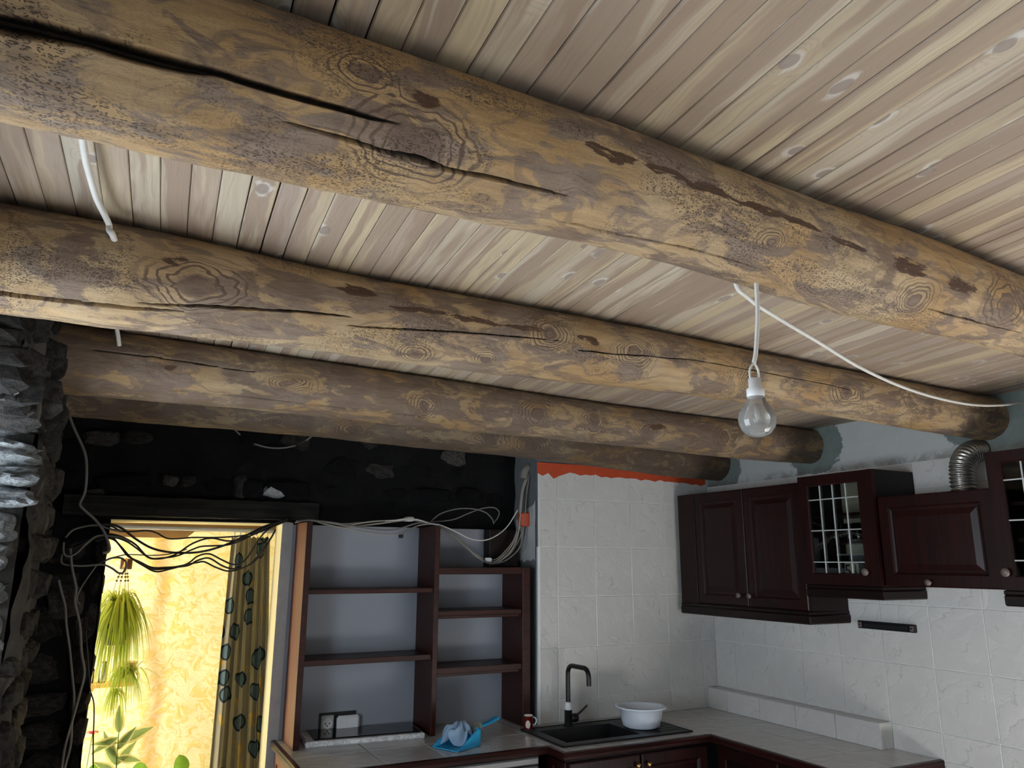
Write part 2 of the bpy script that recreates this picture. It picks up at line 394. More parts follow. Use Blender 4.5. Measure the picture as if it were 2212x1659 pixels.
def leafmat(name, ca, cb, stripe=False):
    t = MT(name, None, 0.45); n = t.noise(t.coord(), 25.0, 3)
    c = t.mix(n, lin(ca), lin(cb))
    if stripe:
        x = t.N('SeparateXYZ', {0:t.coord('UV')}).outputs[0]
        e = t.ss(t.math('ADD', t.math('ABSOLUTE', t.math('SUBTRACT', x, 0.5)), t.math('MULTIPLY', n, 0.16)), 0.35, 0.41)
        c = t.mix(e, c, lin((226,222,160)))
    t.col(c); t.b.inputs['Specular IOR Level'].default_value=.3; t.b.inputs['Transmission Weight'].default_value = 0.0
    t.b.inputs['Subsurface Weight'].default_value = 0.0
    tr = t.N('BsdfTranslucent', {'Color':c}); mx = t.N('MixShader', {0:0.4})
    t.t.links.new(t.b.outputs[0], mx.inputs[1]); t.t.links.new(tr.outputs[0], mx.inputs[2]); t.t.links.new(mx.outputs[0], t.out.inputs[0]); return t.m
M['leaf_spider'] = leafmat('spider_plant_leaf', (150,172,50), (196,206,96))
M['leaf_var'] = leafmat('variegated_leaf', (120,146,92), (160,178,124), True)
M['leaf_green'] = leafmat('fresh_green_leaf', (96,150,44), (150,190,84))
def glass(name, rough=0.0, tint=(255,255,255), extra=0.0):
    """thin clear sheet: mostly straight-through with a fresnel reflection"""
    t = MT(name); tr = t.N('BsdfTransparent', {'Color':lin(tint)}); gl = t.N('BsdfGlossy', {'Roughness':rough})
    fr = t.N('Fresnel', {'IOR':1.5}); mx = t.N('MixShader', {0:t.math('ADD', fr.outputs[0], extra)})
    t.t.links.new(tr.outputs[0], mx.inputs[1]); t.t.links.new(gl.outputs[0], mx.inputs[2]); t.t.links.new(mx.outputs[0], t.out.inputs[0]); return t.m
M['pane'] = glass('window_pane', 0.02, (225,228,226))
M['tumbler'] = glass('tumbler_glass', 0.06, (205,210,208), 0.14)
def bulbglass():
    t = MT('lightly_frosted_bulb'); tr = t.N('BsdfTransparent', {'Color':(0.80,0.80,0.78,1)}); gl = t.N('BsdfGlossy', {'Roughness':0.08})
    df = t.N('BsdfDiffuse', {'Color':(0.75,0.74,0.71,1)}); fr = t.N('Fresnel', {'IOR':1.5})
    m1 = t.N('MixShader', {0:0.27}); m2 = t.N('MixShader', {0:fr.outputs[0]})
    t.t.links.new(tr.outputs[0], m1.inputs[1]); t.t.links.new(df.outputs[0], m1.inputs[2])
    t.t.links.new(m1.outputs[0], m2.inputs[1]); t.t.links.new(gl.outputs[0], m2.inputs[2]); t.t.links.new(m2.outputs[0], t.out.inputs[0]); return t.m
M['bulb'] = bulbglass()
def right_plaster():
    t = MT('old_white_plaster', None, 0.8, 0, 0.3); P = t.coord()
    n = t.noise(P, 9.0, 8, 0.6, 0.72); n2 = t.noise(P, 30.0, 3)
    B = None
    for (y, z, ry, rz) in ((-0.13,2.36,0.24,0.17), (-0.90,2.42,0.24,0.20), (-1.93,2.42,0.30,0.20), (-2.20,2.44,0.30,0.12), (-1.55,2.50,0.28,0.03)):
        d = t.vmath('LENGTH', t.vmath('MULTIPLY', t.vmath('SUBTRACT', P, (0,y,z)), (0,1/ry,1/rz)))
        k = t.ss(d, 0.45, 1.1, 1.0, 0.0); B = k if B is None else t.math('MAXIMUM', B, k)
    pm = t.ss(t.math('ADD', B, t.math('MULTIPLY', t.math('SUBTRACT', n, 0.5), 1.5)), 0.36, 0.44)
    c = t.mix(n, lin((176,180,178)), lin((196,198,194)))
    c = t.mix(pm, c, t.mix(n2, lin((96,108,104)), lin((128,136,130))))
    # grime line along the top of the tiling
    z = t.N('SeparateXYZ', {0:P}).outputs[2]
    g = t.math('MULTIPLY', t.ss(t.math('ABSOLUTE', t.math('SUBTRACT', z, 2.275)), 0.0, 0.05, 1.0, 0.0), t.ss(n, 0.40, 0.60))
    c = t.mix(t.math('MULTIPLY', g, 0.6), c, lin((92,82,66)))
    t.col(c); t.bump(t.math('SUBTRACT', n, t.math('MULTIPLY', pm, 0.5)), 0.35, 0.01); return t.m
M['plaster'] = right_plaster()
def yellow_wall():
    t = MT('ragged_yellow_plaster', None, 0.85, 0, 0.2); P = t.coord()
    w = t.vmath('MULTIPLY', t.vmath('ADD', P, t.vmath('MULTIPLY', t.N('TexNoise', {'Vector':P,'Scale':5.0}).outputs['Color'], (0.15,0,0.15))), (15.0,1.0,20.0))
    n = t.noise(w, 1.0, 6, 1.0); n2 = t.noise(P, 2.2, 3)
    c = t.mix(t.ss(n, 0.45, 0.62), lin((246,240,206)), lin((236,219,148)))
    x = t.N('SeparateXYZ', {0:P}).outputs[0]
    st = t.ss(t.math('ABSOLUTE', t.math('ADD', x, t.math('ADD', 3.0, t.math('MULTIPLY', n2, 0.24)))), 0.0, 0.10, 1.0, 0.0)
    c = t.mix(t.math('MULTIPLY', st, 0.6), c, lin((186,142,84)))       # a brownish upright streak
    t.col(c); t.bump(n, 0.6, 0.02); return t.m
M['yellow'] = yellow_wall()
def curtain_mat():
    t = MT('leafy_curtain_print', None, 0.9, 0, 0.1); U = t.coord('UV')
    v = t.N('TexVoronoi', {'Vector':t.vmath('MULTIPLY', U, (3.4,8.0,1)),'Scale':1.0,'Randomness':0.85}, voronoi_dimensions='2D')
    d = v.outputs['Distance']; rc = t.N('SeparateColor', {'Color':v.outputs['Color']})
    blue = t.math('MULTIPLY', t.ss(d, 0.33, 0.38, 1.0, 0.0), t.math('GREATER_THAN', rc.outputs[0], 0.38))
    rim = t.math('MULTIPLY', t.ss(t.math('ABSOLUTE', t.math('SUBTRACT', d, 0.31)), 0.02, 0.06, 1.0, 0.0), t.math('GREATER_THAN', rc.outputs[0], 0.38))
    yel = t.math('MULTIPLY', t.ss(t.noise(U, 7.0, 2), 0.60, 0.66), 0.7)
    c = t.mix(t.noise(U, 5.0, 3), lin((142,136,118)), lin((170,163,140)))
    c = t.mix(yel, c, lin((206,170,52))); c = t.mix(blue, c, lin((92,112,120))); c = t.mix(rim, c, lin((36,46,56)))
    t.col(c); tr = t.N('BsdfTranslucent', {'Color':c}); mx = t.N('MixShader', {0:0.16})
    t.t.links.new(t.b.outputs[0], mx.inputs[1]); t.t.links.new(tr.outputs[0], mx.inputs[2]); t.t.links.new(mx.outputs[0], t.out.inputs[0]); return t.m
M['curtain'] = curtain_mat()
# ------------------------------------------------------------------ setting: floor, ceiling, walls
mb = MB(); mb.box(-4.4, 0.3, -5.9, 0.6, -0.1, 0.0); FLR = struct('floor', mb, M['floor']); mb = MB(); mb.box(-5.2, -1.4, 0.6, 2.7, -0.1, 0.0); struct('floor_2', mb, M['floor_light'])
mb = MB(); mb.box(-4.4, 0.3, -5.9, 0.62, 2.547, 2.66); CEIL = struct('ceiling', mb, M['ceil_slab'])
mb = MB(); mb.box(-5.2, -1.4, 0.62, 2.7, 2.2, 2.3); struct('ceiling_2', mb, M['reveal'])
# limed pine boards, slightly fanned as in the photograph
PITCHW = 0.0556; PIV = -2.5
variants = []
for k in range(6):
    g = 0.0007 if k else 0.0016
    rr = random.Random(100+k); mb = MB()
    L0, L1 = PIV-3.3, 0.30
    prof = []
    ys = [L0, -4.2, -3.2, -2.9, -2.5, -2.0, -1.5, -1.0, -0.5, L1]
    for y in ys:
        wd = PITCHW*(1+0.040*(y-PIV))/2-g
        j = rr.uniform(-0.0006, 0.0006)
        prof.append((y-PIV, -wd+j, wd+j*0.5))
    vs = []
    for (y, a, b) in prof: vs += [(a+0.0018,y,0.0),(b-0.0018,y,0.0),(b,y,0.0018),(b,y,0.024),(a,y,0.024),(a,y,0.0018)]
    fs = []
    for i in range(len(prof)-1):
        for q in range(6): fs.append((i*6+q, i*6+(q+1)%6, (i+1)*6+(q+1)%6, (i+1)*6+q))
    fs += [tuple(range(5,-1,-1)), tuple(range((len(prof)-1)*6, len(prof)*6))]
    mb.add(vs, fs); variants.append(mb.mesh('plank')); variants[-1].materials.append(M['plank'])
i = 0; x = -4.02
while x < 0.06:
    o = link('plank', variants[rnd.choice([0,1,2,3,4,5])], None, CEIL)
    o.location = (x, PIV, 2.520+rnd.uniform(0, 0.0022)); o.rotation_euler.z = -(0.048+0.040*(x+3.5)) if True else 0
    x += PITCHW; i += 1

def sheet(mb, fn, nu, nv):
    """grid surface from fn(i/nu, j/nv) -> point"""
    vs = [fn(i/nu, j/nv) for i in range(nu+1) for j in range(nv+1)]
    fs = [(i*(nv+1)+j, (i+1)*(nv+1)+j, (i+1)*(nv+1)+j+1, i*(nv+1)+j+1) for i in range(nu) for j in range(nv)]
    mb.add(vs, fs, True)
def hn(a, b, s): return float(fbm(np.array([a*9+50.0]), np.array([b*9+50.0]), s, 4)[0])

# left wall: thick rubble masonry with a window opening beside the photographer
LWX = -3.745
mb = MB()
mb.box(-4.3, LWX-0.03, -1.12, -0.44, 0, 2.547)           # pier beyond the window
mb.box(-4.3, LWX-0.10, -0.44, 0.6, 0, 2.547)            # recess next to the door
mb.box(-4.3, LWX-0.03, -2.75, -1.12, 0, 0.85); mb.box(-4.3, -3.96, -2.75, -1.12, 2.16, 2.547); mb.box(-4.0, LWX-0.03, -1.86, -1.12, 2.17, 2.547)
mb.box(-4.3, -3.95, -3.45, -2.75, 0, 2.547)
mb.box(-4.3, LWX, -5.0, -3.45, 0, 0.85); mb.box(-4.3, LWX, -5.0, -3.45, 2.1, 2.547)  # gap here is the unseen near window, added to let fill light in
mb.box(-4.3, LWX, -5.9, -5.0, 0, 2.547)
sheet(mb, lambda a, b: (LWX+0.012+0.07*hn(a*0.7, b*2.5, 3), -1.125+a*0.70, b*2.545), 26, 80)
sheet(mb, lambda a, b: (LWX-0.06+0.07*hn(a*0.7, b*2.5, 4), -0.44+a*0.72, b*2.545), 22, 80)
sheet(mb, lambda a, b: (LWX-0.09+a*0.10, -0.432+0.05*hn(a, b*2.5, 5), b*2.545), 6, 80)
sheet(mb, lambda a, b: (LWX+0.010+0.07*hn(a*1.6, b*0.4, 6), -1.88+a*0.76, 2.165+b*0.38), 20, 14)
sheet(mb, lambda a, b: (-4.25+a*0.50, -1.135+0.04*hn(a, b*2.5, 7), 0.85+b*1.31), 14, 40)
WL = struct('wall_left', mb, M['mortar'])
# rear wall behind the camera with an added window opening for the light
mb = MB(); mb.box(-4.3, -2.2, -5.9, -5.6, 0, 2.547); mb.box(-0.4, 0.3, -5.9, -5.6, 0, 2.547); mb.box(-2.2, -0.4, -5.9, -5.6, 0, 0.9); mb.box(-2.2, -0.4, -5.9, -5.6, 2.1, 2.547)
struct('wall_front', mb, M['plaster_grey'])
mb = MB(); mb.box(0, 0.3, -5.9, 0.6, 0, 2.547); WR = struct('wall_right', mb, M['plaster'])
# back wall: soot-black masonry over the door and the shelf niche, tiled pier beside it
mb = MB()
mb.box(-3.95, -1.29, 0.30, 0.6, 1.975, 2.547); mb.box(-3.95, -3.53, 0.30, 0.6, 0, 1.975)
sheet(mb, lambda a, b: (-3.9+a*2.62, 0.282-0.06*hn(a*2.6, b*0.6, 11), 1.968+b*0.577), 90, 22)
sheet(mb, lambda a, b: (-3.9+a*0.385, 0.282-0.06*hn(a*0.4, b*2.0, 12), b*1.975), 14, 60)
sheet(mb, lambda a, b: (-3.515-0.01*hn(a*0.4, b*2, 13), 0.27+a*0.33, b*1.975), 8, 40)
WB = struct('wall_back', mb, M['soot'])
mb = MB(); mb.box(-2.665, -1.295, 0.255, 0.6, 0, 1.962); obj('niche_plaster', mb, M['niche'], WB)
mb = MB(); mb.box(-1.30, 0.0, 0.0, 0.6, 0, 2.547); obj('tiled_pier', mb, M['pier'], WB)
mb = MB(); mb.box(-1.302, -1.288, -0.012, 0.004, 0.9, 1.86); obj('corner_bead', mb, M['white_plastic'], WB)
mb = MB(); sheet(mb, lambda a, b: (-1.306-0.006*hn(a,b,2), 0.01+a*0.24+0.02*hn(b*2,a,21)*0, 1.78+b*0.34-0.10*a*b+0.05*hn(a*3,b,22)), 10, 14)
obj('plaster_patch', mb, M['white_plaster'], WB, fixn=False)
mb = MB(); mb.poly([(-2.70,0.262,0),(-2.672,0.60,0),(-2.66,0.60,0),(-2.66,0.262,0)], (0,0,1.975)); obj('door_reveal', mb, M['reveal'], WB)
mb = MB(); sheet(mb, lambda a, b: (-2.703+a*0.055, 0.252-0.012*hn(a*0.5,b*2,31), b*1.972), 4, 60); mb.box(-2.70, -2.65, 0.262, 0.275, 0, 1.972); obj('jamb_plaster', mb, M['jamb'], WB)
mb = MB(); mb.box(-3.52, -2.665, 0.30, 0.6, 1.966, 1.975); obj('door_soffit', mb, M['reveal'], WB)
# the bright room beyond
mb = MB(); sheet(mb, lambda a, b: (-5.2+a*3.8, 2.4-0.03*hn(a*3, b*2, 41), b*2.25), 60, 36); struct('wall_far', mb, M['yellow'])
mb = MB(); mb.box(-1.45, -1.4, 0.6, 2.5, 0, 2.25); struct('wall_beyond', mb, M['yellow'])
mb = MB(); mb.box(-5.2, -3.95, 0.55, 0.6, 0, 2.3); struct('wall_side', mb, M['yellow'])

# ------------------------------------------------------------------ wall tiles (each its own part)
TW, TH, Z4 = 0.26396, 0.28, 1.298
tile_cache = {}
def tile_piece(parent, ax, a0, a1, z0, z1, face):
    """ax 'x': tile on the back wall spanning x; 'y': on the right wall spanning y"""
    w, h = a1-a0, z1-z0
    if w < 0.012 or h < 0.012: return
    key = (ax, round(w,3), round(h,3))
    if key not in tile_cache:
        mb = MB(); g = 0.0016
        if ax == 'x': mb.box(-w/2+g, w/2-g, -0.006, 0.004, -h/2+g, h/2-g, 0.0018)
        else: mb.box(-0.006, 0.004, -w/2+g, w/2-g, -h/2+g, h/2-g, 0.0018)
        tile_cache[key] = mb.mesh('tile'); tile_cache[key].materials.append(M['tile'])
    o = link('tile', tile_cache[key], None, parent)
    j = rnd.uniform(-0.0006, 0.0006)
    o.location = ((a0+a1)/2, face+j, (z0+z1)/2) if ax == 'x' else (face+j, (a0+a1)/2, (z0+z1)/2)
    o.rotation_euler = (rnd.uniform(-.002,.002), 0, 0) if ax == 'x' else (0, rnd.uniform(-.002,.002), 0)
zs = [0.458, 0.738, 0.9, 1.018, 1.298, 1.578, 1.858, 2.138, 2.262]
xb = [-1.292, -1.170, -0.906, -0.642, -0.378, -0.114, -0.008]
for i in range(len(xb)-1):
    zt = [0.9, 1.018, 1.298, 1.578, 1.858, 2.138, 2.345]
    for j in range(len(zt)-1): tile_piece(WB, 'x', xb[i], xb[i+1], zt[j], zt[j+1], -0.004)
mb = MB(); mb.box(-1.294, 0, -0.0055, 0.001, 0.88, 2.346); obj('grout_bed', mb, M['grout'], WB)
yb = [-0.008, -0.183]+[-0.183-TW*k for k in range(1, 11)]
for i in range(len(yb)-1):
    for j in range(len(zs)-1):
        if zs[j] < 0.85 and yb[i] > -1.40: continue
        tile_piece(WR, 'y', yb[i+1], yb[i], zs[j], zs[j+1], -0.004)
mb = MB(); mb.box(-0.0055, 0.001, yb[-1], 0, 0.44, 2.263); obj('grout_bed', mb, M['grout'], WR)

# ------------------------------------------------------------------ rubble stones
def icosphere(sub):
    import bmesh
    bm = bmesh.new(); bmesh.ops.create_icosphere(bm, subdivisions=sub, radius=1.0)
    v = np.array([q.co[:] for q in bm.verts]); fs = [tuple(q.index for q in p.verts) for p in bm.faces]; bm.free(); return v, fs
IV, IFS = icosphere(2)
IV3, IFS3 = icosphere(3)
stone_meshes = {}
def stone_mesh(mat, k):
    if (mat, k) in stone_meshes: return stone_meshes[(mat, k)]
    rs = np.random.RandomState(50+k); p = 3.2+rs.rand()*2.5
    V0, F0 = (IV3, IFS3) if mat == 'daylit_stone' else (IV, IFS); d = V0/((np.abs(V0)**p).sum(1)**(1/p))[:,None]
    for _ in range(5):                        # cleave a few facets
        n = rs.randn(3); n /= np.linalg.norm(n); lim = 0.72+0.2*rs.rand(); ex = d@n-lim; d = d-np.clip(ex,0,None)[:,None]*n
    d = d+(0.05 if mat == 'daylit_stone' else 0.06)*rs.randn(*d.shape)
    if mat == 'daylit_stone':                   # schist splits into ledges
        q = np.floor((d[:,2]+1.2)*3.2+0.25*rs.randn(len(d))).astype(int); st = 0.80+0.30*rs.rand(12)
        d[:,:2] *= st[np.clip(q,0,11)][:,None]
    me = bpy.data.meshes.new('stone'); me.from_pydata(d.tolist(), [], F0); me.materials.append(M[mat]); stone_meshes[(mat,k)] = me; return me
def stone(parent, loc, dims, mat, rot=(0,0,0)):
    o = link('stone', stone_mesh(mat, rnd.randrange(6)), None, parent); o.location = loc
    o.scale = [q/2 for q in dims]; o.rotation_euler = rot; return o
def courses(parent, plane, a0, a1, z0, z1, face, mats, hmin=.07, hmax=.13, wmin=.10, wmax=.26, gap=.02, depth=.10, keep=1.0, proud=.02):
    z = z0
    while z < z1:
        h = rnd.uniform(hmin, hmax); a = a0+rnd.uniform(-.05,.05)
        while a < a1:
            w = rnd.uniform(wmin, wmax); w = min(w, a1-a+0.03)
            if w > .05 and rnd.random() < keep and z+h*0.5 < z1:
                pr = rnd.uniform(-proud, proud); hh = h*rnd.uniform(.85,1.15)
                rot = (rnd.uniform(-.12,.12), rnd.uniform(-.12,.12), rnd.uniform(-.12,.12))
                if plane == 'x': stone(parent, (face+pr, a+w/2, z+h/2), (depth, w, hh), rnd.choice(mats), rot)
                else: stone(parent, (a+w/2, face+pr, z+h/2), (w, depth, hh), rnd.choice(mats), rot)
            a += w+gap
        z += h+gap
# pier of the left wall (seen at a glancing angle), recess beside the door, masonry over door and niche
courses(WL, 'x', -1.08, -0.44, 0.95, 2.50, LWX-0.005, ['grey_stone','grey_stone','soot_stone'], depth=.10, proud=.014, keep=.8)
courses(WL, 'x', -1.88, -1.12, 2.20, 2.50, LWX-0.01, ['soot_stone'], depth=.12, keep=.85)
courses(WL, 'x', -0.42, 0.25, 0.70, 2.45, LWX-0.075, ['soot_stone'], hmin=.10, hmax=.2, depth=.10, keep=.9)
courses(WB, 'y', -3.80, -3.54, 0.60, 1.95, 0.30, ['soot_stone'], hmin=.10, hmax=.2, wmin=.14, wmax=.26, depth=.10)
courses(WB, 'y', -3.80, -1.36, 2.10, 2.47, 0.305, ['soot','soot','soot','soot','soot_stone'], depth=.11, keep=.62, proud=.022)
# the few paler stones in the black wall
for (lx, lz, wx, wz, mt) in ((-2.76,2.135,.13,.075,'white_plaster'), (-2.93,2.15,.075,.13,'grey_stone'), (-3.27,2.165,.095,.06,'grey_stone'),
        (-3.19,2.165,.09,.06,'grey_stone'), (-1.72,2.385,.16,.10,'grey_stone'), (-3.60,2.36,.16,.08,'grey_stone'), (-3.45,2.37,.17,.07,'soot_stone'), (-3.66,1.58,.16,.16,'grey_stone'), (-3.60,2.095,.10,.03,'grey_stone')):
    stone(WB, (lx, 0.285, lz), (wx, .09, wz), mt, (0, rnd.uniform(-.15,.15), 0))
for k in range(9):
    stone(WL, (-3.79+rnd.uniform(-.02,.02)-.04*(k%2), -1.84+.085*k, 2.20+rnd.uniform(-.012,.02)), (.17,.15,.09), 'soot_stone', (rnd.uniform(-.2,.2),rnd.uniform(-.2,.2),rnd.uniform(-.3,.3)))
for k in range(7):
    stone(WL, (-3.795+rnd.uniform(-.02,.02), -1.86, 2.23+.05*k), (.15,.12,.07), 'soot_stone', (rnd.uniform(-.2,.2),rnd.uniform(-.2,.2),rnd.uniform(-.3,.3)))
# jamb stones beside the window, with its daylight put into their paler colour
for (lz, h, px, wy) in ((2.175,.05,-3.765,.20),(2.09,.075,-3.755,.30),(2.02,.06,-3.752,.32),(1.955,.06,-3.745,.26),(1.87,.09,-3.79,.22),(1.78,.08,-3.80,.22),(1.68,.10,-3.79,.24),(1.55,.13,-3.785,.26),(1.40,.14,-3.78,.26),(1.24,.15,-3.79,.26),(1.07,.15,-3.78,.26)):
    stone(WL, (px-0.05, -1.16, lz), (.16, wy, h), 'daylit_stone', (rnd.uniform(-.1,.1), rnd.uniform(-.1,.1), rnd.uniform(-.15,.15)))

# ------------------------------------------------------------------ the four log beams
def log_mesh(tab, cracks, bumps, seed, ncols, nu=420, x0=-3.96, x1=0.05):
    T = np.array(tab); X = np.linspace(x0, x1, nu)
    Y = np.interp(X, T[:,0], T[:,1]); R = np.interp(X, T[:,0], T[:,2])
    k = np.ones(41)/41
    def smooth(a): return np.convolve(np.r_[np.full(20,a[0]),a,np.full(20,a[-1])], k, 'valid')
    Y, R = smooth(Y), smooth(R); Z = 2.5225-R
    th = np.r_[np.linspace(-1.0, 2.65, ncols), np.linspace(2.65, 2*PI-1.0, 26)[1:-1]]; nv = len(th)
    A, B = np.meshgrid(X, th, indexing='ij'); V = B*0.105
    ck = np.zeros_like(A)
    d = 0.010*fbm(A*2.2+seed*7+20, V*7+40, seed, 3)+0.006*fbm(A*9+40, V*26+60, seed+9, 3)+0.0022*fbm(A*40+10, V*130+90, seed+5, 2)
    d *= np.clip((2.8-np.abs(np.mod(B+PI,2*PI)-PI))/0.4, 0, 1)      # leave the top, against the boards, even
    for (u0, t0, ru, rt, amp) in bumps:
        q = ((A-u0)/ru)**2+((B-t0)/rt)**2; d += amp*np.exp(-q*1.5)
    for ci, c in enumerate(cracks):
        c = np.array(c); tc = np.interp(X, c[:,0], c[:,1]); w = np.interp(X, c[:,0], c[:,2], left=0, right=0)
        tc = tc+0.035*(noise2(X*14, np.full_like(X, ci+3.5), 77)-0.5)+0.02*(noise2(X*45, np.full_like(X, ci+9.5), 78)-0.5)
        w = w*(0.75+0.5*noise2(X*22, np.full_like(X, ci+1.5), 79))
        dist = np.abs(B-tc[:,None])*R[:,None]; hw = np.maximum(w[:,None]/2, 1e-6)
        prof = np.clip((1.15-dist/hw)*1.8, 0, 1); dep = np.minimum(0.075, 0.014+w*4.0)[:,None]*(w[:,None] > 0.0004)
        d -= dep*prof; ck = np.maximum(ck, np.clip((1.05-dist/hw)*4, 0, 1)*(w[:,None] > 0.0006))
    RR = R[:,None]+d
    P = np.stack([A, Y[:,None]-RR*np.sin(B), Z[:,None]-RR*np.cos(B)], -1).reshape(-1,3)
    ii, jj = np.meshgrid(np.arange(nu-1), np.arange(nv), indexing='ij'); j2 = (jj+1)%nv
    F = np.stack([ii*nv+jj, (ii+1)*nv+jj, (ii+1)*nv+j2, ii*nv+j2], -1).reshape(-1,4)
    thn = np.r_[th, th[0]+2*PI]
    UV = np.stack([np.stack([X[ii], thn[jj]*0.105],-1), np.stack([X[ii+1], thn[jj]*0.105],-1), np.stack([X[ii+1], thn[jj+1]*0.105],-1), np.stack([X[ii], thn[jj+1]*0.105],-1)], 2).reshape(-1,2)
    me = bpy.data.meshes.new('log_beam'); n = len(F)
    me.vertices.add(len(P)); me.vertices.foreach_set('co', P.ravel()); me.loops.add(n*4); me.loops.foreach_set('vertex_index', F.ravel().astype(np.int32))
    me.polygons.add(n); me.polygons.foreach_set('loop_start', np.arange(n, dtype=np.int32)*4); me.polygons.foreach_set('use_smooth', np.ones(n, bool))
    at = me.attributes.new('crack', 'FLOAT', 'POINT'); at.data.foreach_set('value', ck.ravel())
    uv = me.uv_layers.new(name='UVMap'); uv.data.foreach_set('uv', UV.ravel()); me.update(calc_edges=True); me.validate(); return me
def kv(l): return [(u_, t_*0.105, a_, b_*0.105) for (u_, t_, a_, b_) in l]
BEAMS = {}
def beam(idx, label, tab, cracks, knots, streaks, bumps, ncols, tone, worm):
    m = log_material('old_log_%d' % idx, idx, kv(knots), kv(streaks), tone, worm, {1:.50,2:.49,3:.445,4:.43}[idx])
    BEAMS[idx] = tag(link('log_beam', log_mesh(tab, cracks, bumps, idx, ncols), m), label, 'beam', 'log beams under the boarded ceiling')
B1 = [(-4.0,-2.959,.115),(-3.63,-2.952,.115),(-3.255,-2.942,.112),(-2.88,-2.930,.104),(-2.64,-2.919,.099),(-2.5,-2.908,.102),(-2.17,-2.888,.107),(-1.98,-2.878,.109),(-1.75,-2.861,.104),(-1.48,-2.841,.099),(-1.0,-2.80,.100),(.1,-2.68,.10)]
B2 = [(-4.0,-2.085,.118),(-3.785,-2.077,.118),(-3.53,-2.081,.12),(-3.388,-2.072,.118),(-3.23,-2.045,.111),(-3.057,-2.020,.107),(-2.67,-2.012,.106),(-2.46,-2.013,.107),(-2.218,-2.007,.105),(-1.947,-1.995,.099),(-1.638,-1.974,.095),(-1.286,-1.948,.095),(-.895,-1.926,.097),(-.459,-1.909,.099),(.1,-1.890,.099)]
B3 = [(-4.0,-1.175,.116),(-3.733,-1.162,.115),(-3.4,-1.129,.11),(-3.02,-1.098,.106),(-2.58,-1.055,.107),(-2.33,-1.033,.106),(-2.05,-.997,.102),(-1.746,-.961,.099),(-1.42,-.932,.098),(-1.067,-.913,.099),(-.689,-.902,.102),(-.273,-.889,.101),(.1,-.872,.098)]
B4 = [(-4.0,-.455,.091),(-3.72,-.450,.091),(-3.378,-.440,.093),(-3.0,-.470,.096),(-2.6,-.470,.099),(-2.1,-.43,.102),(-1.576,-.405,.106),(-.896,-.290,.111),(-.4,-.18,.115),(0,-.118,.112),(.1,-.118,.112)]
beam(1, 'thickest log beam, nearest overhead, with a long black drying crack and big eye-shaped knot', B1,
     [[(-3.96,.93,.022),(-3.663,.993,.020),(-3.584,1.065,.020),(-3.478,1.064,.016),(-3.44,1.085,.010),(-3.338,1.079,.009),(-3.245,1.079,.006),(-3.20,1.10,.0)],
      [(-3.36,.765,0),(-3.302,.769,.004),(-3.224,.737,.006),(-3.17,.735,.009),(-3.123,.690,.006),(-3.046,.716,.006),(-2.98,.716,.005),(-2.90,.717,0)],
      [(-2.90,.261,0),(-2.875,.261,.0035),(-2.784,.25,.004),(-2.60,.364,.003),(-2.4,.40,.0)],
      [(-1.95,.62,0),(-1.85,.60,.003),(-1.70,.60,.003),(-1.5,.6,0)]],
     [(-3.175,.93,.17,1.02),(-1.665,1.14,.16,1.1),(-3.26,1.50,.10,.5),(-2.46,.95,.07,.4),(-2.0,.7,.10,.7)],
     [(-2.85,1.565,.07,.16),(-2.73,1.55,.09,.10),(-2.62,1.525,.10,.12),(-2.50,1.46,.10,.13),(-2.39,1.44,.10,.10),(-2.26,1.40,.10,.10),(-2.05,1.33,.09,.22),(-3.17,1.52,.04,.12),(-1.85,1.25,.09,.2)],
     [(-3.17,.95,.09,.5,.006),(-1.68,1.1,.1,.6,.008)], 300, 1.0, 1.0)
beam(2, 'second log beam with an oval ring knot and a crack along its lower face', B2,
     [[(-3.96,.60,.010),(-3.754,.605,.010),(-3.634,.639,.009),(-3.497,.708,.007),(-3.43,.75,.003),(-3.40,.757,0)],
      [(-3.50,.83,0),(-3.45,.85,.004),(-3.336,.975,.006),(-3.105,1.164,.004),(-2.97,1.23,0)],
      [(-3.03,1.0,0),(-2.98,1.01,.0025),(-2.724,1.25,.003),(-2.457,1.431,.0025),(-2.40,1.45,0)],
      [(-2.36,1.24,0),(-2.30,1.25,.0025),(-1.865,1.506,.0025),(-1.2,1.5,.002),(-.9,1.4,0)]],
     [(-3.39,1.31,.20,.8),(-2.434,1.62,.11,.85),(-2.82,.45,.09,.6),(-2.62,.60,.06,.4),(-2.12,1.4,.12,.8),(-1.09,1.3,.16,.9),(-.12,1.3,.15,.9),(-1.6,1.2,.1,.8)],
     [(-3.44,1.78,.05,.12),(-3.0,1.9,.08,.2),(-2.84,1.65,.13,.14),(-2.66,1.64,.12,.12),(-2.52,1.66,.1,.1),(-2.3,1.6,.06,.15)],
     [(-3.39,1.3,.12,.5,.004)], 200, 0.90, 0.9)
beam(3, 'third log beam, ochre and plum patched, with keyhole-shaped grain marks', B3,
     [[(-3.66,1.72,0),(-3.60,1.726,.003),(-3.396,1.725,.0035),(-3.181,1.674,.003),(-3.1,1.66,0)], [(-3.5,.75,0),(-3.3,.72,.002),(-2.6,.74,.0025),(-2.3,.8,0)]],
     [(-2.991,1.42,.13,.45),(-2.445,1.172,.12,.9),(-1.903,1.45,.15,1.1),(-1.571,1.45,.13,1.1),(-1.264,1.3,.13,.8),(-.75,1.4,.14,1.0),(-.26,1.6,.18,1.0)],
     [(-3.38,1.45,.03,.12),(-1.2,1.5,.09,.2)], [], 130, 0.74, 0.35)
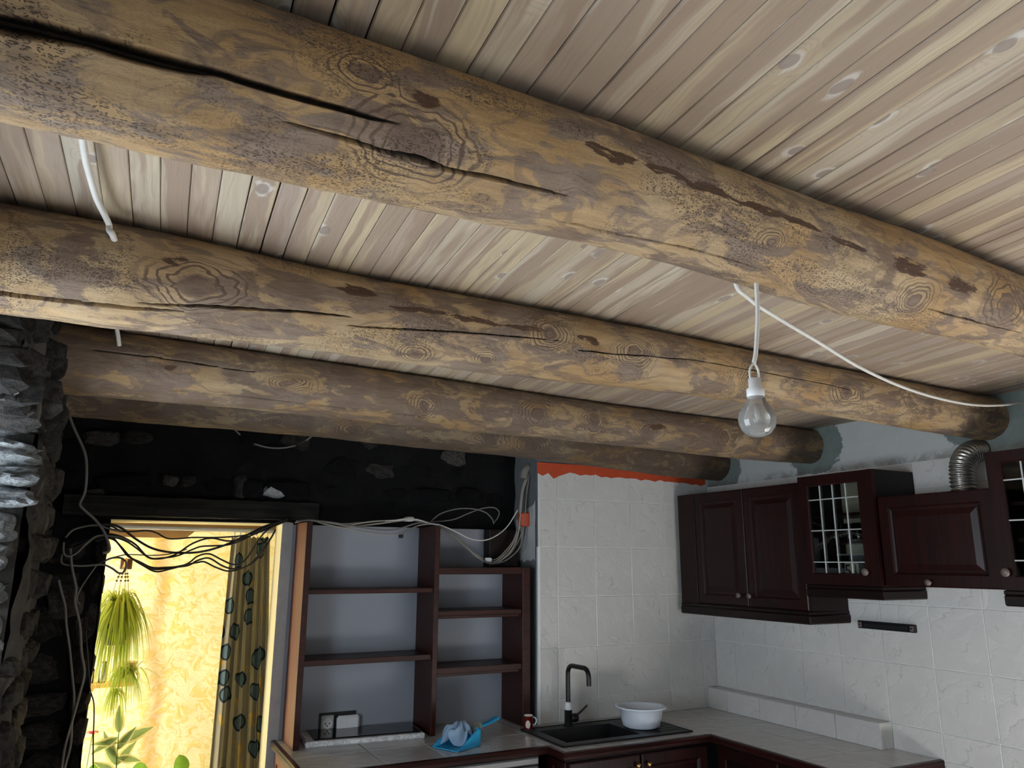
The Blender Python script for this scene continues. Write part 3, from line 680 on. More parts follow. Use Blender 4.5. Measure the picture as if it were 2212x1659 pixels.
beam(4, 'farthest log beam, running just in front of the black stone wall', B4,
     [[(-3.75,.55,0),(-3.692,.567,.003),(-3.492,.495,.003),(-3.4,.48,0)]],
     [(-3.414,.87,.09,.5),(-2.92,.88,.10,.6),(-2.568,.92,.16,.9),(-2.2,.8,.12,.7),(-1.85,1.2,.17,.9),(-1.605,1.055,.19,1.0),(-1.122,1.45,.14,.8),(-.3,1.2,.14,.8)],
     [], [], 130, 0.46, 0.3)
# ------------------------------------------------------------------ worktop, ledge, base units
CTZ = 0.9
WT = thing('tiled_worktop', 'long grey tiled worktop with dark wooden nosing running round the corner', 'worktop', (0,0,CTZ))
def wt(mb, name, mat): 
    o = obj(name, mb, mat, WT, (0,0,-CTZ)); return o
HOLE = (-1.43, -0.685, -0.505, -0.112)
def subtract(rect, hole):
    x0, x1, y0, y1 = rect; a, b, c, d = hole
    if x1 <= a or x0 >= b or y1 <= c or y0 >= d: return [rect]
    out = []
    if x0 < a: out.append((x0, a, y0, y1))
    if x1 > b: out.append((b, x1, y0, y1))
    m0, m1 = max(x0,a), min(x1,b)
    if y0 < c: out.append((m0, m1, y0, c))
    if y1 > d: out.append((m0, m1, d, y1))
    return out
regions = [(-2.665, -1.485, -0.452, 0.252), (-1.485, -1.302, -0.602, 0.252), (-1.302, -0.60, -0.602, -0.008), (-0.60, -0.01, -1.475, -0.008)]
mbb = MB()
for rg in regions:
    for q in subtract(rg, HOLE): mbb.box(q[0], q[1], q[2], q[3], 0.868, 0.8945)
wt(mbb, 'tile_bed', M['grout_top'])
gx = [-2.665+0, -2.3125, -2.025, -1.7375, -1.485, -1.302, -1.02, -0.74, -0.60, -0.31, -0.01]
gy = [0.252, -0.165, -0.452]
tcache = {}
def wtile(x0, x1, y0, y1):
    w, h = x1-x0, y1-y0
    if w < .02 or h < .02: return
    k = (round(w,3), round(h,3))
    if k not in tcache:
        mb = MB(); mb.box(-w/2+.0028, w/2-.0028, -h/2+.0028, h/2-.0028, -.006, .006, .0012); tcache[k] = mb.mesh('tile'); tcache[k].materials.append(M['top_tile'])
    o = link('tile', tcache[k], None, WT); o.location = ((x0+x1)/2, (y0+y1)/2, -0.006+rnd.uniform(-.0003,.0003))
for ri, (ax, bx, ay, by) in enumerate(regions):
    xs = [ax]+[g for g in ([-2.3125,-2.025,-1.7375] if ri == 0 else [] if ri == 1 else [-1.02,-.74] if ri == 2 else [-.305]) if ax < g < bx]+[bx]
    ys = [ay]+[g for g in ([-.165] if ri < 3 else [-1.20,-.92,-.64,-.36,-.10]) if ay < g < by]+[by]
    if ri == 2: ys = [ay, -.305, by]
    for i in range(len(xs)-1):
        for j in range(len(ys)-1):
            for q in subtract((xs[i],xs[i+1],ys[j],ys[j+1]), HOLE): wtile(*q)
def nosing(pts, name='nosing'):
    """moulded wooden edge following pts (outer side on the right of travel)"""
    mb = MB(); prof = [(0,0.002),(0.018,0.0),(0.022,-0.008),(0.019,-0.018),(0.022,-0.03),(0.012,-0.036),(0,-0.036)]
    P = [Vector((x,y,0)) for x, y in pts]; rows = []
    for i, p in enumerate(P):
        d0 = (p-P[i-1]).normalized() if i else (P[1]-p).normalized(); d1 = (P[i+1]-p).normalized() if i < len(P)-1 else d0
        n0, n1 = Vector((d0.y,-d0.x,0)), Vector((d1.y,-d1.x,0)); m = n0+n1; m = m/(m.dot(n0))
        rows.append([p+m*a+Vector((0,0,CTZ+h)) for a, h in prof])
    n = len(prof); vs = [q for r_ in rows for q in r_]
    fs = [(i*n+k, i*n+(k+1)%n, (i+1)*n+(k+1)%n, (i+1)*n+k) for i in range(len(P)-1) for k in range(n)]
    fs += [tuple(range(n)), tuple(range((len(P)-1)*n, len(P)*n))]
    mb.add(vs, fs); return mb
wt(nosing([(-2.665,0.252),(-2.665,-0.452),(-1.485,-0.452),(-1.485,-0.602),(-0.60,-0.602),(-0.60,-1.475),(-0.008,-1.475)]), 'nosing', M['maho_y'])

LG = thing('tiled_ledge', 'low white tiled ledge standing on the worktop along the cabinet wall', 'ledge', (-0.05,-0.62,CTZ))
mb = MB(); mb.box(-0.088, -0.0095, -1.232, -0.0095, 0.9, 1.011); obj('core', mb, M['grout'], LG, (0.05,0.62,-CTZ))
lc = {}
ly = [-0.012, -0.183]+[-0.183-TW*k for k in range(1,5)]
for i in range(len(ly)-1):
    w = ly[i]-ly[i+1]
    for kind in ('front','top'):
        key = (kind, round(w,3))
        if key not in lc:
            mb = MB()
            if kind == 'front': mb.box(-.004, .004, -w/2+.0015, w/2-.0015, -.0585, .0585, .0015)
            else: mb.box(-.043, .043, -w/2+.0015, w/2-.0015, -.004, .004, .0015)
            lc[key] = mb.mesh('tile'); lc[key].materials.append(M['tile'])
        o = link('tile', lc[key], None, LG); o.location = (-0.0425, (ly[i]+ly[i+1])/2+.62, 0.0595) if kind == 'front' else (-0.0015, (ly[i]+ly[i+1])/2+.62, 0.1155)
mb = MB(); mb.box(-.092, -.0095, -1.241, -1.233, 0.9, 1.016, .0015); o = obj('end_tile', mb, M['tile'], LG, (0.05,0.62,-CTZ))

def knob(parent, loc, axis, mat, rad=.014):
    mb = MB(); prof = [(0.004,0),(0.005,.010),(rad*.75,.013),(rad,.019),(rad*.96,.025),(rad*.6,.029),(0.0,.030)]
    if axis == 'X-': mb.lathe([(a,-h) for a,h in prof], (0,0,0), 'X', 20)
    else: mb.lathe([(a,-h) for a,h in prof], (0,0,0), 'Y', 20)
    return obj('knob', mb, mat, parent, loc)
STEPS = [(0,-.018),(0,0),(.006,.003),(.052,.003),(.058,-.004),(.066,-.006),(.072,-.006),(.098,.002),(.104,.002)]
def door_front(parent, plane, a0, a1, z0, z1, face, mat, name='door', steps=STEPS, origin=(0,0,0)):
    """framed, raised-panel door lying on the plane; plane 'x' faces -x, 'y' faces -y"""
    mb = MB(); w, h = a1-a0, z1-z0
    s = min(1.0, w/0.30); st = [(i*s, d) for i, d in steps]
    if plane == 'x': mb.rings((face,a1,z0), (0,-1,0), (0,0,1), (-1,0,0), w, h, st)
    else: mb.rings((a0,face,z0), (1,0,0), (0,0,1), (0,-1,0), w, h, st)
    return obj(name, mb, mat, parent, tuple(-q for q in origin))

# base units (only their upper edges are in the picture)
o0 = (-2.4,-0.2,0)
BU = thing('base_cabinet', 'orange-lit end base cabinet below the worktop next to the doorway', 'cabinet', o0)
mb = MB(); mb.box(-2.655, -2.22, -0.44, 0.24, 0.0, 0.864); obj('carcass', mb, M['post'], BU, tuple(-q for q in o0))
mb = MB(); mb.rings((-2.655,0.24,0.05),(0,-1,0),(0,0,1),(-1,0,0),0.68,0.80,[(0,0),(0,.008),(.045,.008),(.05,.001),(.07,.001)]); obj('end_panel', mb, M['post'], BU, tuple(-q for q in o0))
door_front(BU, 'y', -2.64, -2.23, 0.08, 0.85, -0.44, M['maho'], origin=o0)
o0 = (-1.86,-0.2,0)
DW = thing('dishwasher', 'grey fronted built-in dishwasher under the worktop', 'dishwasher', o0)
mb = MB(); mb.box(-2.20, -1.53, -0.43, 0.20, 0.02, 0.858, .004); obj('body', mb, M['black'], DW, tuple(-q for q in o0))
mb = MB(); mb.box(-2.19, -1.545, -0.452, -0.43, 0.10, 0.815, .006); obj('door', mb, M['steel'], DW, tuple(-q for q in o0))
mb = MB(); mb.box(-2.19, -1.545, -0.456, -0.43, 0.822, 0.856, .006); obj('control_strip', mb, M['steel'], DW, tuple(-q for q in o0))
o0 = (-1.05,-0.3,0)
SU = thing('sink_cabinet', 'mahogany base cabinet with brass knobs below the black sink', 'cabinet', o0)
mb = MB()
mb.box(-1.478, -1.46, -0.59, -0.02, 0.0, 0.864); mb.box(-0.625, -0.605, -0.59, -0.02, 0.0, 0.864); mb.box(-1.46, -0.625, -0.59, -0.02, 0.0, 0.1)
mb.box(-1.46, -0.625, -0.59, -0.565, 0.1, 0.864)
obj('carcass', mb, M['maho_dark'], SU, tuple(-q for q in o0))
for (a0, a1, kx) in ((-1.47,-1.06,-1.085), (-1.05,-0.63,-1.02)):
    d = door_front(SU, 'y', a0, a1, 0.08, 0.85, -0.608, M['maho'], origin=o0); knob(d, (kx, -0.611, 0.805), 'Y-', M['brass'], .013)
mb = MB(); mb.rings((-1.482,-0.455,0.08),(0,-1,0),(0,0,1),(-1,0,0),0.14,0.77,[(0,0),(0,.004),(.03,.004),(.034,0),(.05,0)]); obj('side_panel', mb, M['maho'], SU, tuple(-q for q in o0))
o0 = (-0.3,-1.0,0)
WU = thing('wing_cabinet', 'mahogany base cabinet below the worktop wing beside the cabinet wall', 'cabinet', o0)
mb = MB(); mb.box(-0.585, -0.02, -1.465, -0.63, 0.0, 0.864); obj('carcass', mb, M['maho_dark'], WU, tuple(-q for q in o0))
for (a0, a1) in ((-1.05,-0.64), (-1.46,-1.06)):
    door_front(WU, 'x', a0, a1, 0.08, 0.85, -0.588, M['maho'], origin=o0)

# ------------------------------------------------------------------ sink, tap, basin, mug
o0 = (-1.055,-0.31,0.9)
SK = thing('kitchen_sink', 'black composite sink with a draining board let into the worktop', 'sink', o0)
mb = MB()
X0, X1, Y0, Y1 = -1.455, -0.655, -0.53, -0.088; bx0, bx1, by0, by1 = -1.395, -0.945, -0.465, -0.175
def ring_plate(mb, outer, inner, z0, z1):
    a, b, c, d = outer; e, f_, g, h = inner
    for q in ((a,b,c,g),(a,b,h,d),(a,e,g,h),(f_,b,g,h)): mb.box(q[0],q[1],q[2],q[3],z0,z1)
ring_plate(mb, (X0,X1,Y0,Y1), (bx0,bx1,by0,by1), 0.9005, 0.907)
for k in range(2): mb.box(-1.455+0.79*k, -1.445+0.79*k, Y0, Y1, 0.907, 0.9095, .002); 
mb.box(X0, X1, Y0, Y0+.010, 0.907, 0.9095, .002); mb.box(X0, X1, Y1-.010, Y1, 0.907, 0.9095, .002)
obj('rim', mb, M['composite'], SK, tuple(-q for q in o0))
mb = MB(); zf = 0.735
mb.add([(bx0,by0,.907),(bx1,by0,.907),(bx1,by1,.907),(bx0,by1,.907),(bx0+.02,by0+.02,zf),(bx1-.02,by0+.02,zf),(bx1-.02,by1-.02,zf),(bx0+.02,by1-.02,zf)],
       [(0,1,5,4),(1,2,6,5),(2,3,7,6),(3,0,4,7),(4,5,6,7)]); obj('bowl', mb, M['composite'], SK, tuple(-q for q in o0), fixn=False)
mb = MB()
for k in range(6): mb.box(-0.90, -0.69, -0.46+.05*k, -0.45+.05*k, 0.9065, 0.9085, .001)
obj('drainer_ribs', mb, M['composite'], SK, tuple(-q for q in o0))
mb = MB(); mb.lathe([(0.0,.004),(.03,.004),(.036,0)], (-1.17,-.32,.736), 'Z', 24); obj('drain', mb, plain('chrome_drain',(180,180,180),.2,.9), SK, tuple(-q for q in o0))
o0 = (-1.170,-0.112,0.9075)
FC = thing('kitchen_tap', 'matt black swivel tap with a wrapped white collar, standing on the sink', 'tap', o0)
mb = MB(); mb.lathe([(.0,0),(.026,0),(.026,.006),(.0215,.008),(.0215,.078),(.0,.078)], (0,0,0), 'Z', 28); obj('body', mb, M['black'], FC)
mb = MB(); mb.lathe([(.020,.078),(.0225,.084),(.021,.095),(.019,.104),(.0165,.112),(.014,.118),(.0,.118)], (0,0,0), 'Z', 20); obj('wrapped_collar', mb, M['white_plastic'], FC)
Lx, Ly, Hs = .012, -.195, .315
pp = [(0,0,.11),(0,0,.2),(0,0,Hs-.05)]
for k in range(1,9): a = PI/2*k/8; pp.append((Lx*.05*(1-math.cos(a))/.195*1, -.045*(1-math.cos(a)), Hs-.05+.045*math.sin(a)))
for k in range(0,9): a = PI/2*k/8; pp.append((Lx, Ly+.045-.045*math.sin(a), Hs-.005-.045*(1-math.cos(a))))
pp.append((Lx, Ly, Hs-.09))
mb = MB(); mb.tube(pp, .0128, 14); obj('spout', mb, M['black'], FC)
mb = MB(); mb.lathe([(.0,0),(.022,0),(.024,.004),(.024,.034),(.02,.04),(.0,.04)], (.012,-.008,.035), 'X', 22); obj('lever_hub', mb, M['black'], FC)
mb = MB(); mb.tube([(.045,-.008,.045),(.075,-.02,.07),(.105,-.03,.098)], [.0065,.0055,.0055], 10); obj('lever', mb, M['black'], FC)

o0 = (-0.845,-0.335,0.910)
BW = tag(obj('washing_up_bowl', (lambda m: (m.lathe([(.0,.0),(.085,.0),(.098,.008),(.108,.04),(.117,.094),(.136,.099),(.140,.104),(.137,.108),(.120,.104),(.112,.098),(.103,.042),(.094,.012),(.0,.009)], (0,0,0), 'Z', 48), m)[1])(MB()), M['enamel'], None, o0), 'round white plastic washing-up bowl on the draining board', 'bowl')
o0 = (-1.422,-0.118,0.9095)
MG = thing('mug', 'small dark red mug with a white picture, at the corner of the black sink', 'mug', o0)
mb = MB(); mb.lathe([(.0,0),(.022,0),(.0235,.003),(.0235,.066),(.0245,.070),(.0225,.0705),(.0215,.066),(.0215,.006),(.0,.005)], (0,0,0), 'Z', 32)
def mugmat():
    t = MT('mug_glaze', None, .2); z = t.N('SeparateXYZ', {0:t.coord()})
    P = t.coord(); d = t.vmath('LENGTH', t.vmath('MULTIPLY', t.vmath('SUBTRACT', P, (-.014,-.019,.026)), (1/.014,1/.014,1/.020)))
    n = t.noise(P, 90.0, 2); blob = t.ss(t.math('ADD', d, t.math('MULTIPLY', n, .5)), 1.15, 1.3, 1.0, 0.0)
    rr = t.vmath('LENGTH', t.vmath('MULTIPLY', P, (1,1,0))); inner = t.math('LESS_THAN', rr, .0222)
    c = t.mix(blob, lin((96,20,16)), lin((226,214,200))); c = t.mix(t.math('MAXIMUM', inner, t.math('GREATER_THAN', z.outputs[2], .0665)), c, lin((232,228,222))); t.col(c); return t.m
obj('cup', mb, mugmat(), MG)
mb = MB(); mb.tube([(.020,-.004,.056),(.034,-.006,.057),(.043,-.008,.048),(.044,-.008,.034),(.036,-.007,.022),(.021,-.004,.017)], .004, 8); obj('handle', mb, M['enamel'], MG)

# ------------------------------------------------------------------ dustpan, cloth, brush, hob, sockets
o0 = (-1.87,-0.27,0.9)
DP = thing('dustpan', 'bright blue plastic dustpan lying on the worktop', 'dustpan', o0)
ang = math.radians(24); DP.rotation_euler.z = ang
mb = MB(); vs = []; n = 14
for i in range(n+1):                       # scoop: a tray open at -x end, rising to the handle end
    t_ = i/n; x = -.125+.20*t_; hw = .085*(1-.12*t_**2)*(1 if t_ < .85 else (1-(t_-.85)*2.6)); hh = .006+.070*min(1,t_*1.5)
    for s_ in (0,1): vs.append((x,0,0))
    a = [(x,-hw,hh),(x,-hw*.94,.003),(x,hw*.94,.003),(x,hw,hh),(x,hw-.004,hh),(x,hw*.94-.005,.0065),(x,-hw*.94+.005,.0065),(x,-hw+.004,hh)]
    vs = vs[:-2]+a
fs = [(i*8+k, i*8+(k+1)%8, (i+1)*8+(k+1)%8, (i+1)*8+k) for i in range(n) for k in range(8)]
fs += [tuple(range(8)), tuple(range(n*8,n*8+8))]
mb.add(vs, fs); e = n*8
mb.box(.066,.080,-.052,.052,.003,.075,.004)
obj('scoop', mb, M['blue'], DP)
mb = MB(); sp = spline([(.074,.0,.066),(.12,0,.070),(.19,0,.076),(.262,0,.09)], 4)
vs = []
for i, p in enumerate(sp): w = .017-.004*math.sin(i/len(sp)*PI); vs += [(p.x,-w,p.z-.006),(p.x,w,p.z-.006),(p.x,w,p.z+.006),(p.x,-w,p.z+.006)]
fs = [(i*4+k, i*4+(k+1)%4, (i+1)*4+(k+1)%4, (i+1)*4+k) for i in range(len(sp)-1) for k in range(4)]+[(0,1,2,3), tuple(range(len(vs)-4,len(vs)))]
mb.add(vs, fs); obj('handle', mb, M['blue'], DP)
mb = MB()
def clothfn(a, b):
    u_, v_ = a*2-1, b*2-1; q = math.hypot(u_, v_); sq = max(abs(u_),abs(v_)); k = (sq/q) if q > 1e-6 else 1
    uu, vv = u_*k, v_*k; rad = math.hypot(uu,vv); an = math.atan2(vv,uu)
    h = .076*(1-rad**2*.85)*(1+.16*math.sin(an*5+2)+.12*math.sin(an*9))+.028*math.sin(an*4+rad*6)*rad+.012
    s_ = 1+.14*math.sin(an*3+1)+.08*math.sin(an*7)
    return (-1.885+.088*uu*s_, -.255+.062*vv*s_, .912+max(h,.002)*.98)
sheet(mb, clothfn, 40, 40); CL = obj('cleaning_cloth', mb, M['cloth'], fixn=False); CL.data.transform(Matrix.Translation((1.885,.255,-.912))); CL.location = (-1.885,-.255,.912)
md = CL.modifiers.new('Solidify','SOLIDIFY'); md.thickness = .003; tag(CL, 'crumpled blue-grey cloth heaped in the blue dustpan', 'cloth')
o0 = (-1.775,-0.235,0.93)
BR = thing('hand_brush', 'hand brush with pale bristles sticking up from the dustpan', 'brush', o0); BR.rotation_euler = (0.3,-.5,.35)
mb = MB(); mb.box(-.03,.03,-.012,.012,.0,.018,.004); obj('brush_head', mb, M['bristle'], BR)
mb = MB()
for i in range(9):
    for j in range(3): mb.tube([(-.027+i*.0067,-.008+j*.008,.016),(-.030+i*.0074,-.010+j*.010,.062)], .0022, 5)
ob = obj('bristles', mb, M['bristle'], BR); ob['kind'] = 'stuff'

o0 = (-2.262,0.105,0.9005)
HB = thing('hob_board', 'white marble board under the black glass hob', 'board', o0); HB.rotation_euler.z = -.085
mb = MB(); mb.box(-.297,.297,-.125,.142,0,.026,.006); obj('slab', mb, M['marble'], HB)
GH = tag(obj('glass_hob', (lambda m: (m.box(-.255,.282,-.098,.135,0,.006,.003), m)[1])(MB()), M['hob_glass'], None, (-2.262,0.105,0.9268)), 'thin black ceramic glass hob lying on the marble board', 'hob'); GH.rotation_euler.z = -.085
o0 = (-2.352,0.255,0.96)
SO = thing('wall_socket', 'double wall socket with a dark backplate low in the shelf niche', 'socket', o0)
mb = MB(); mb.box(-.098,.098,-.004,0,-.048,.048,.002); obj('backplate', mb, M['black'], SO)
mb = MB(); mb.box(-.088,-.022,-.014,-.004,-.042,.036,.004); obj('socket_plate', mb, M['socket'], SO)
mb = MB(); mb.lathe([(.027,-.015),(.026,-.0175),(.022,-.0175),(.021,-.015),(.0,-.0148)], (-.055,0,-.003), 'Y', 26); obj('socket_rim', mb, M['white_plastic'], SO)
mb = MB()
for dx, dz in ((-.01,0),(.01,0),(0,-.012)): mb.lathe([(.0,-.0165),(.0034,-.0165),(.0034,-.0145)], (-.055+dx,0,-.003+dz), 'Y', 10)
obj('socket_holes', mb, M['black'], SO)
o0 = (-2.305,0.250,0.957)
AD = thing('plug_adapter', 'white plug-in adapter with four small lights beside the socket', 'adapter', o0)
mb = MB(); mb.box(-.056,.062,-.035,.0,-.040,.034,.010); obj('case', mb, M['white_plastic'], AD)
for k in range(4):
    mb = MB(); mb.box(.042,.048,-.0362,-.034,-.026+.015*k,-.020+.015*k); obj('indicator_light', mb, M['enamel'], AD)

# ------------------------------------------------------------------ shelf unit in the niche
o0 = (-1.98,0.1,0.9)
SH = thing('shelf_unit', 'open dark wooden shelf unit standing on the worktop in the niche', 'shelf', o0)
def sp_(name, a, mat, bev=.002):
    mb = MB(); mb.box(*a, bev); return obj(name, mb, mat, SH, tuple(-q for q in o0))
sp_('upright', (-2.632,-2.605,-.012,.250,.9005,1.967), M['post'])
sp_('shade_strip', (-2.633,-2.604,-.018,-.012,.9005,1.967), M['shelf'], .001)  # added dark strip: shade on the post's front edge put into colour
sp_('upright', (-1.937,-1.909,-.012,.250,.9005,1.964), M['shelf'])
sp_('upright', (-1.40,-1.352,-.012,.250,.9005,1.744), M['shelf'])
for (a, b, z0, z1, yf, nm) in ((-2.605,-1.937,1.612,1.636,.005,'shelf_board'), (-2.605,-1.937,1.271,1.298,.005,'shelf_board'),
        (-1.909,-1.40,1.706,1.744,-.005,'top_board'), (-1.909,-1.40,1.490,1.516,.0,'shelf_board'), (-1.909,-1.40,1.196,1.226,.0,'shelf_board')):
    sp_(nm, (a,b,yf,.250,z0,z1), M['shelf'])
for (z0, z1) in ((1.474,1.490),(1.180,1.196)): sp_('shelf_rail', (-1.909,-1.40,.02,.04,z0,z1), M['shelf'])
sp_('upper_upright', (-1.527,-1.338,.165,.250,1.7445,1.962), M['maho_dark'], .004)

# ------------------------------------------------------------------ wall cabinets
def box_shell(mb, x0, x1, y0, y1, z0, z1, t=.018, front=True):
    """open-fronted carcass (front at x0)"""
    mb.box(x0,x1,y0,y0+t,z0,z1); mb.box(x0,x1,y1-t,y1,z0,z1); mb.box(x0,x1,y0+t,y1-t,z0,z0+t); mb.box(x0,x1,y0+t,y1-t,z1-t,z1)
def mould(mb, x0, y0, y1, z0, z1, ext=.012):
    mb.box(x0-ext, -.009, y0-ext, y1, z0, z0+(z1-z0)*.72, .006); mb.box(x0-ext*.5, -.009, y0-ext*.4, y1, z0+(z1-z0)*.72, z1, .003)
def glass_door(parent, y0, y1, z0, z1, face, gy0, gy1, gz0, gz1, vs_, hs_, kpos, o0):
    mb = MB(); z_, b_ = face, face+.020; neg = tuple(-q for q in o0)
    # frame: four mitred rails, moulded towards the pane
    O = [(y0,z0),(y1,z0),(y1,z1),(y0,z1)]; I = [(gy0,gz0),(gy1,gz0),(gy1,gz1),(gy0,gz1)]
    In = [(gy0-.006,gz0-.006),(gy1+.006,gz0-.006),(gy1+.006,gz1+.006),(gy0-.006,gz1+.006)]
    loops = [[(b_,*q) for q in O],[(z_,*q) for q in O],[(z_,*q) for q in In],[(z_+.006,*q) for q in I],[(b_,*q) for q in I]]
    v = [p for L in loops for p in L]; fs = [(i*4+k, i*4+(k+1)%4, ((i+1)%5)*4+(k+1)%4, ((i+1)%5)*4+k) for i in range(5) for k in range(4)]
    mb.add(v, fs); d = obj('door', mb, M['maho'], parent, neg)
    mb = MB(); mb.box(z_+.010, z_+.013, gy0-.002, gy1+.002, gz0-.002, gz1+.002); obj('pane', mb, M['pane'], d)
    for y in vs_: m_ = MB(); m_.box(z_+.004, z_+.010, y-.0028, y+.0028, gz0, gz1, .001); obj('lead_came', m_, M['lead'], d)
    for z in hs_: m_ = MB(); m_.box(z_+.003, z_+.010, gy0, gy1, z-.0028, z+.0028, .001); obj('lead_came', m_, M['lead'], d)
    knob(d, (z_, kpos[0], kpos[1]), 'X-', M['knob'], .017); return d
FX = -.300
o0 = (-.15,-.55,1.53)
C1 = thing('corner_wall_cabinet', 'mahogany wall cabinet with two solid doors in the tiled corner', 'cabinet', o0); ng = tuple(-q for q in o0)
mb = MB(); mb.box(FX+.018, -.009, -1.052, -.055, 1.533, 2.192); obj('carcass', mb, M['maho_dark'], C1, ng)
mb = MB(); mb.box(FX, FX+.018, -.208, -.055, 1.533, 2.192, .002); obj('filler_panel', mb, M['maho'], C1, ng)
for (a0, a1, ky) in ((-.628,-.212,-.572), (-1.050,-.632,-.655)):
    d = door_front(C1, 'x', a0, a1, 1.536, 2.190, FX+.003, M['maho'], origin=o0); knob(d, (FX, ky, 1.595), 'X-', M['knob'], .015)
mb = MB(); mould(mb, FX, -1.052, -.055, 1.470, 1.533); obj('cornice', mb, M['maho_dark'], C1, ng)
o0 = (-.15,-1.28,1.67)
C2 = thing('glazed_wall_cabinet', 'mahogany wall cabinet with a leaded glass door, next to the solid-door cabinet', 'cabinet', o0); ng = tuple(-q for q in o0)
mb = MB(); box_shell(mb, FX+.002, -.009, -1.503, -1.058, 1.669, 2.215); obj('carcass', mb, M['maho_dark'], C2, ng)
mb = MB(); mb.box(-.016, -.009, -1.485, -1.076, 1.687, 2.197); obj('back_panel', mb, plain('pale_cabinet_back',(214,204,178),.7), C2, ng)
for z in (1.872, 2.005): mb = MB(); mb.box(FX+.03, -.016, -1.484, -1.077, z, z+.014); obj('shelf_board', mb, M['maho_y'], C2, ng)
glass_door(C2, -1.503, -1.058, 1.671, 2.214, FX-.018, -1.418, -1.118, 1.727, 2.160, (-1.19,-1.268,-1.346), (2.090,1.935,1.780), (-1.436,1.735), o0)
mb = MB(); mould(mb, FX-.012, -1.503, -1.058, 1.609, 1.669, .008); obj('cornice', mb, M['maho_dark'], C2, ng)
o0 = (-.15,-1.78,1.67)
C3 = thing('hood_cabinet', 'lower mahogany wall cabinet with one wide flap door beneath the foil duct', 'cabinet', o0); ng = tuple(-q for q in o0)
mb = MB(); mb.box(FX+.018, -.009, -2.045, -1.507, 1.676, 2.078); obj('carcass', mb, M['maho_dark'], C3, ng)
d = door_front(C3, 'x', -2.045, -1.507, 1.674, 2.080, FX+.003, M['maho'], origin=o0); knob(d, (FX, -1.735, 1.695), 'X-', M['knob'], .014)
o0 = (-.15,-2.30,1.67)
C4 = thing('end_wall_cabinet', 'mahogany wall cabinet with leaded glass at the cut-off end of the row', 'cabinet', o0); ng = tuple(-q for q in o0)
mb = MB(); box_shell(mb, FX+.002, -.009, -2.50, -2.050, 1.672, 2.225); obj('carcass', mb, M['maho_dark'], C4, ng)
mb = MB(); mb.box(-.016, -.009, -2.48, -2.068, 1.69, 2.207); obj('back_panel', mb, M['maho_dark'], C4, ng)
for z in (1.862, 2.005): mb = MB(); mb.box(FX+.03, -.016, -2.481, -2.069, z, z+.014); obj('shelf_board', mb, M['maho_y'], C4, ng)
glass_door(C4, -2.50, -2.050, 1.674, 2.224, FX-.018, -2.41, -2.110, 1.730, 2.175, (-2.185,-2.26,-2.335), (2.105,1.945,1.788), (-2.082,1.742), o0)
mb = MB(); mould(mb, FX-.012, -2.50, -2.050, 1.612, 1.672, .008); obj('cornice', mb, M['maho_dark'], C4, ng)

# glasses and the jug behind the leaded panes
def tumbler(loc, h, r_, label, grp):
    mb = MB(); mb.lathe([(.0,0),(r_*.82,0),(r_*.86,.003),(r_,h),(r_*.95,h),(r_*.80,.008),(.0,.007)], (0,0,0), 'Z', 20)
    return tag(obj('tumbler', mb, M['tumbler'], None, loc), label, 'glass', grp)
G0 = None
for k, (y, x) in enumerate(((-1.165,-.19),(-1.235,-.17),(-1.305,-.19),(-1.37,-.17),(-1.435,-.19),(-1.27,-.10),(-1.40,-.09))):
    if G0 is None: G0 = tumbler((x,y,1.8865), .085, .027, 'clear tumbler on the lower shelf of the leaded glass cabinet', 'tumblers in the glazed cabinet')
    else: g = G0.copy(); COL.objects.link(g); g.location = (x,y,1.8865)
for k, y in enumerate((-1.16,-1.20)):
    tumbler((-.17+.05*k,y-.01*k,1.6875), .12, .022, 'tall clear glass on the cabinet floor beside the jug marked 51', 'tall glasses beside the jug')
g4 = None
for k, (y, z) in enumerate(((-2.16,2.0195),(-2.24,2.0195),(-2.17,1.8765),(-2.25,1.8765))):
    if g4 is None: g4 = tumbler((-.2,y,z), .10, .028, 'clear glass behind the leaded pane of the cut-off end cabinet', 'glasses in the end cabinet')
    else: g = g4.copy(); COL.objects.link(g); g.location = (-.2,y,z)
o0 = (-.20,-1.285,1.6875)
JG = thing('glass_jug', 'squarish jug with the number 51 on a pale label behind the leaded pane', 'jug', o0)
mb = MB(); mb.box(-.04,.04,-.075,.075,0,.125,.012); obj('vessel', mb, plain('smoked_jug_glass',(26,28,30),.12), JG)
mb = MB(); mb.box(-.045,.045,-.085,.085,.125,.133,.003); obj('rim', mb, M['lead'], JG)
mb = MB(); mb.box(-.0425,-.040,-.040,.040,.012,.088); lab = obj('label_plate', mb, plain('label_cream',(206,196,170),.5), JG)
fc = bpy.data.curves.new('digits','FONT'); fc.body = '51'; fc.size = .088; fc.extrude = .0006; fc.align_x = 'CENTER'; fc.align_y = 'CENTER'
tf = bpy.data.objects.new('digits', fc); COL.objects.link(tf); dg = bpy.context.evaluated_depsgraph_get()
tm = bpy.data.meshes.new_from_object(tf.evaluated_get(dg)); bpy.data.objects.remove(tf)
tobj = link('digits', tm, M['black'], lab); tobj.location = (-.0435, 0, .048); tobj.rotation_euler = (PI/2, 0, -PI/2)

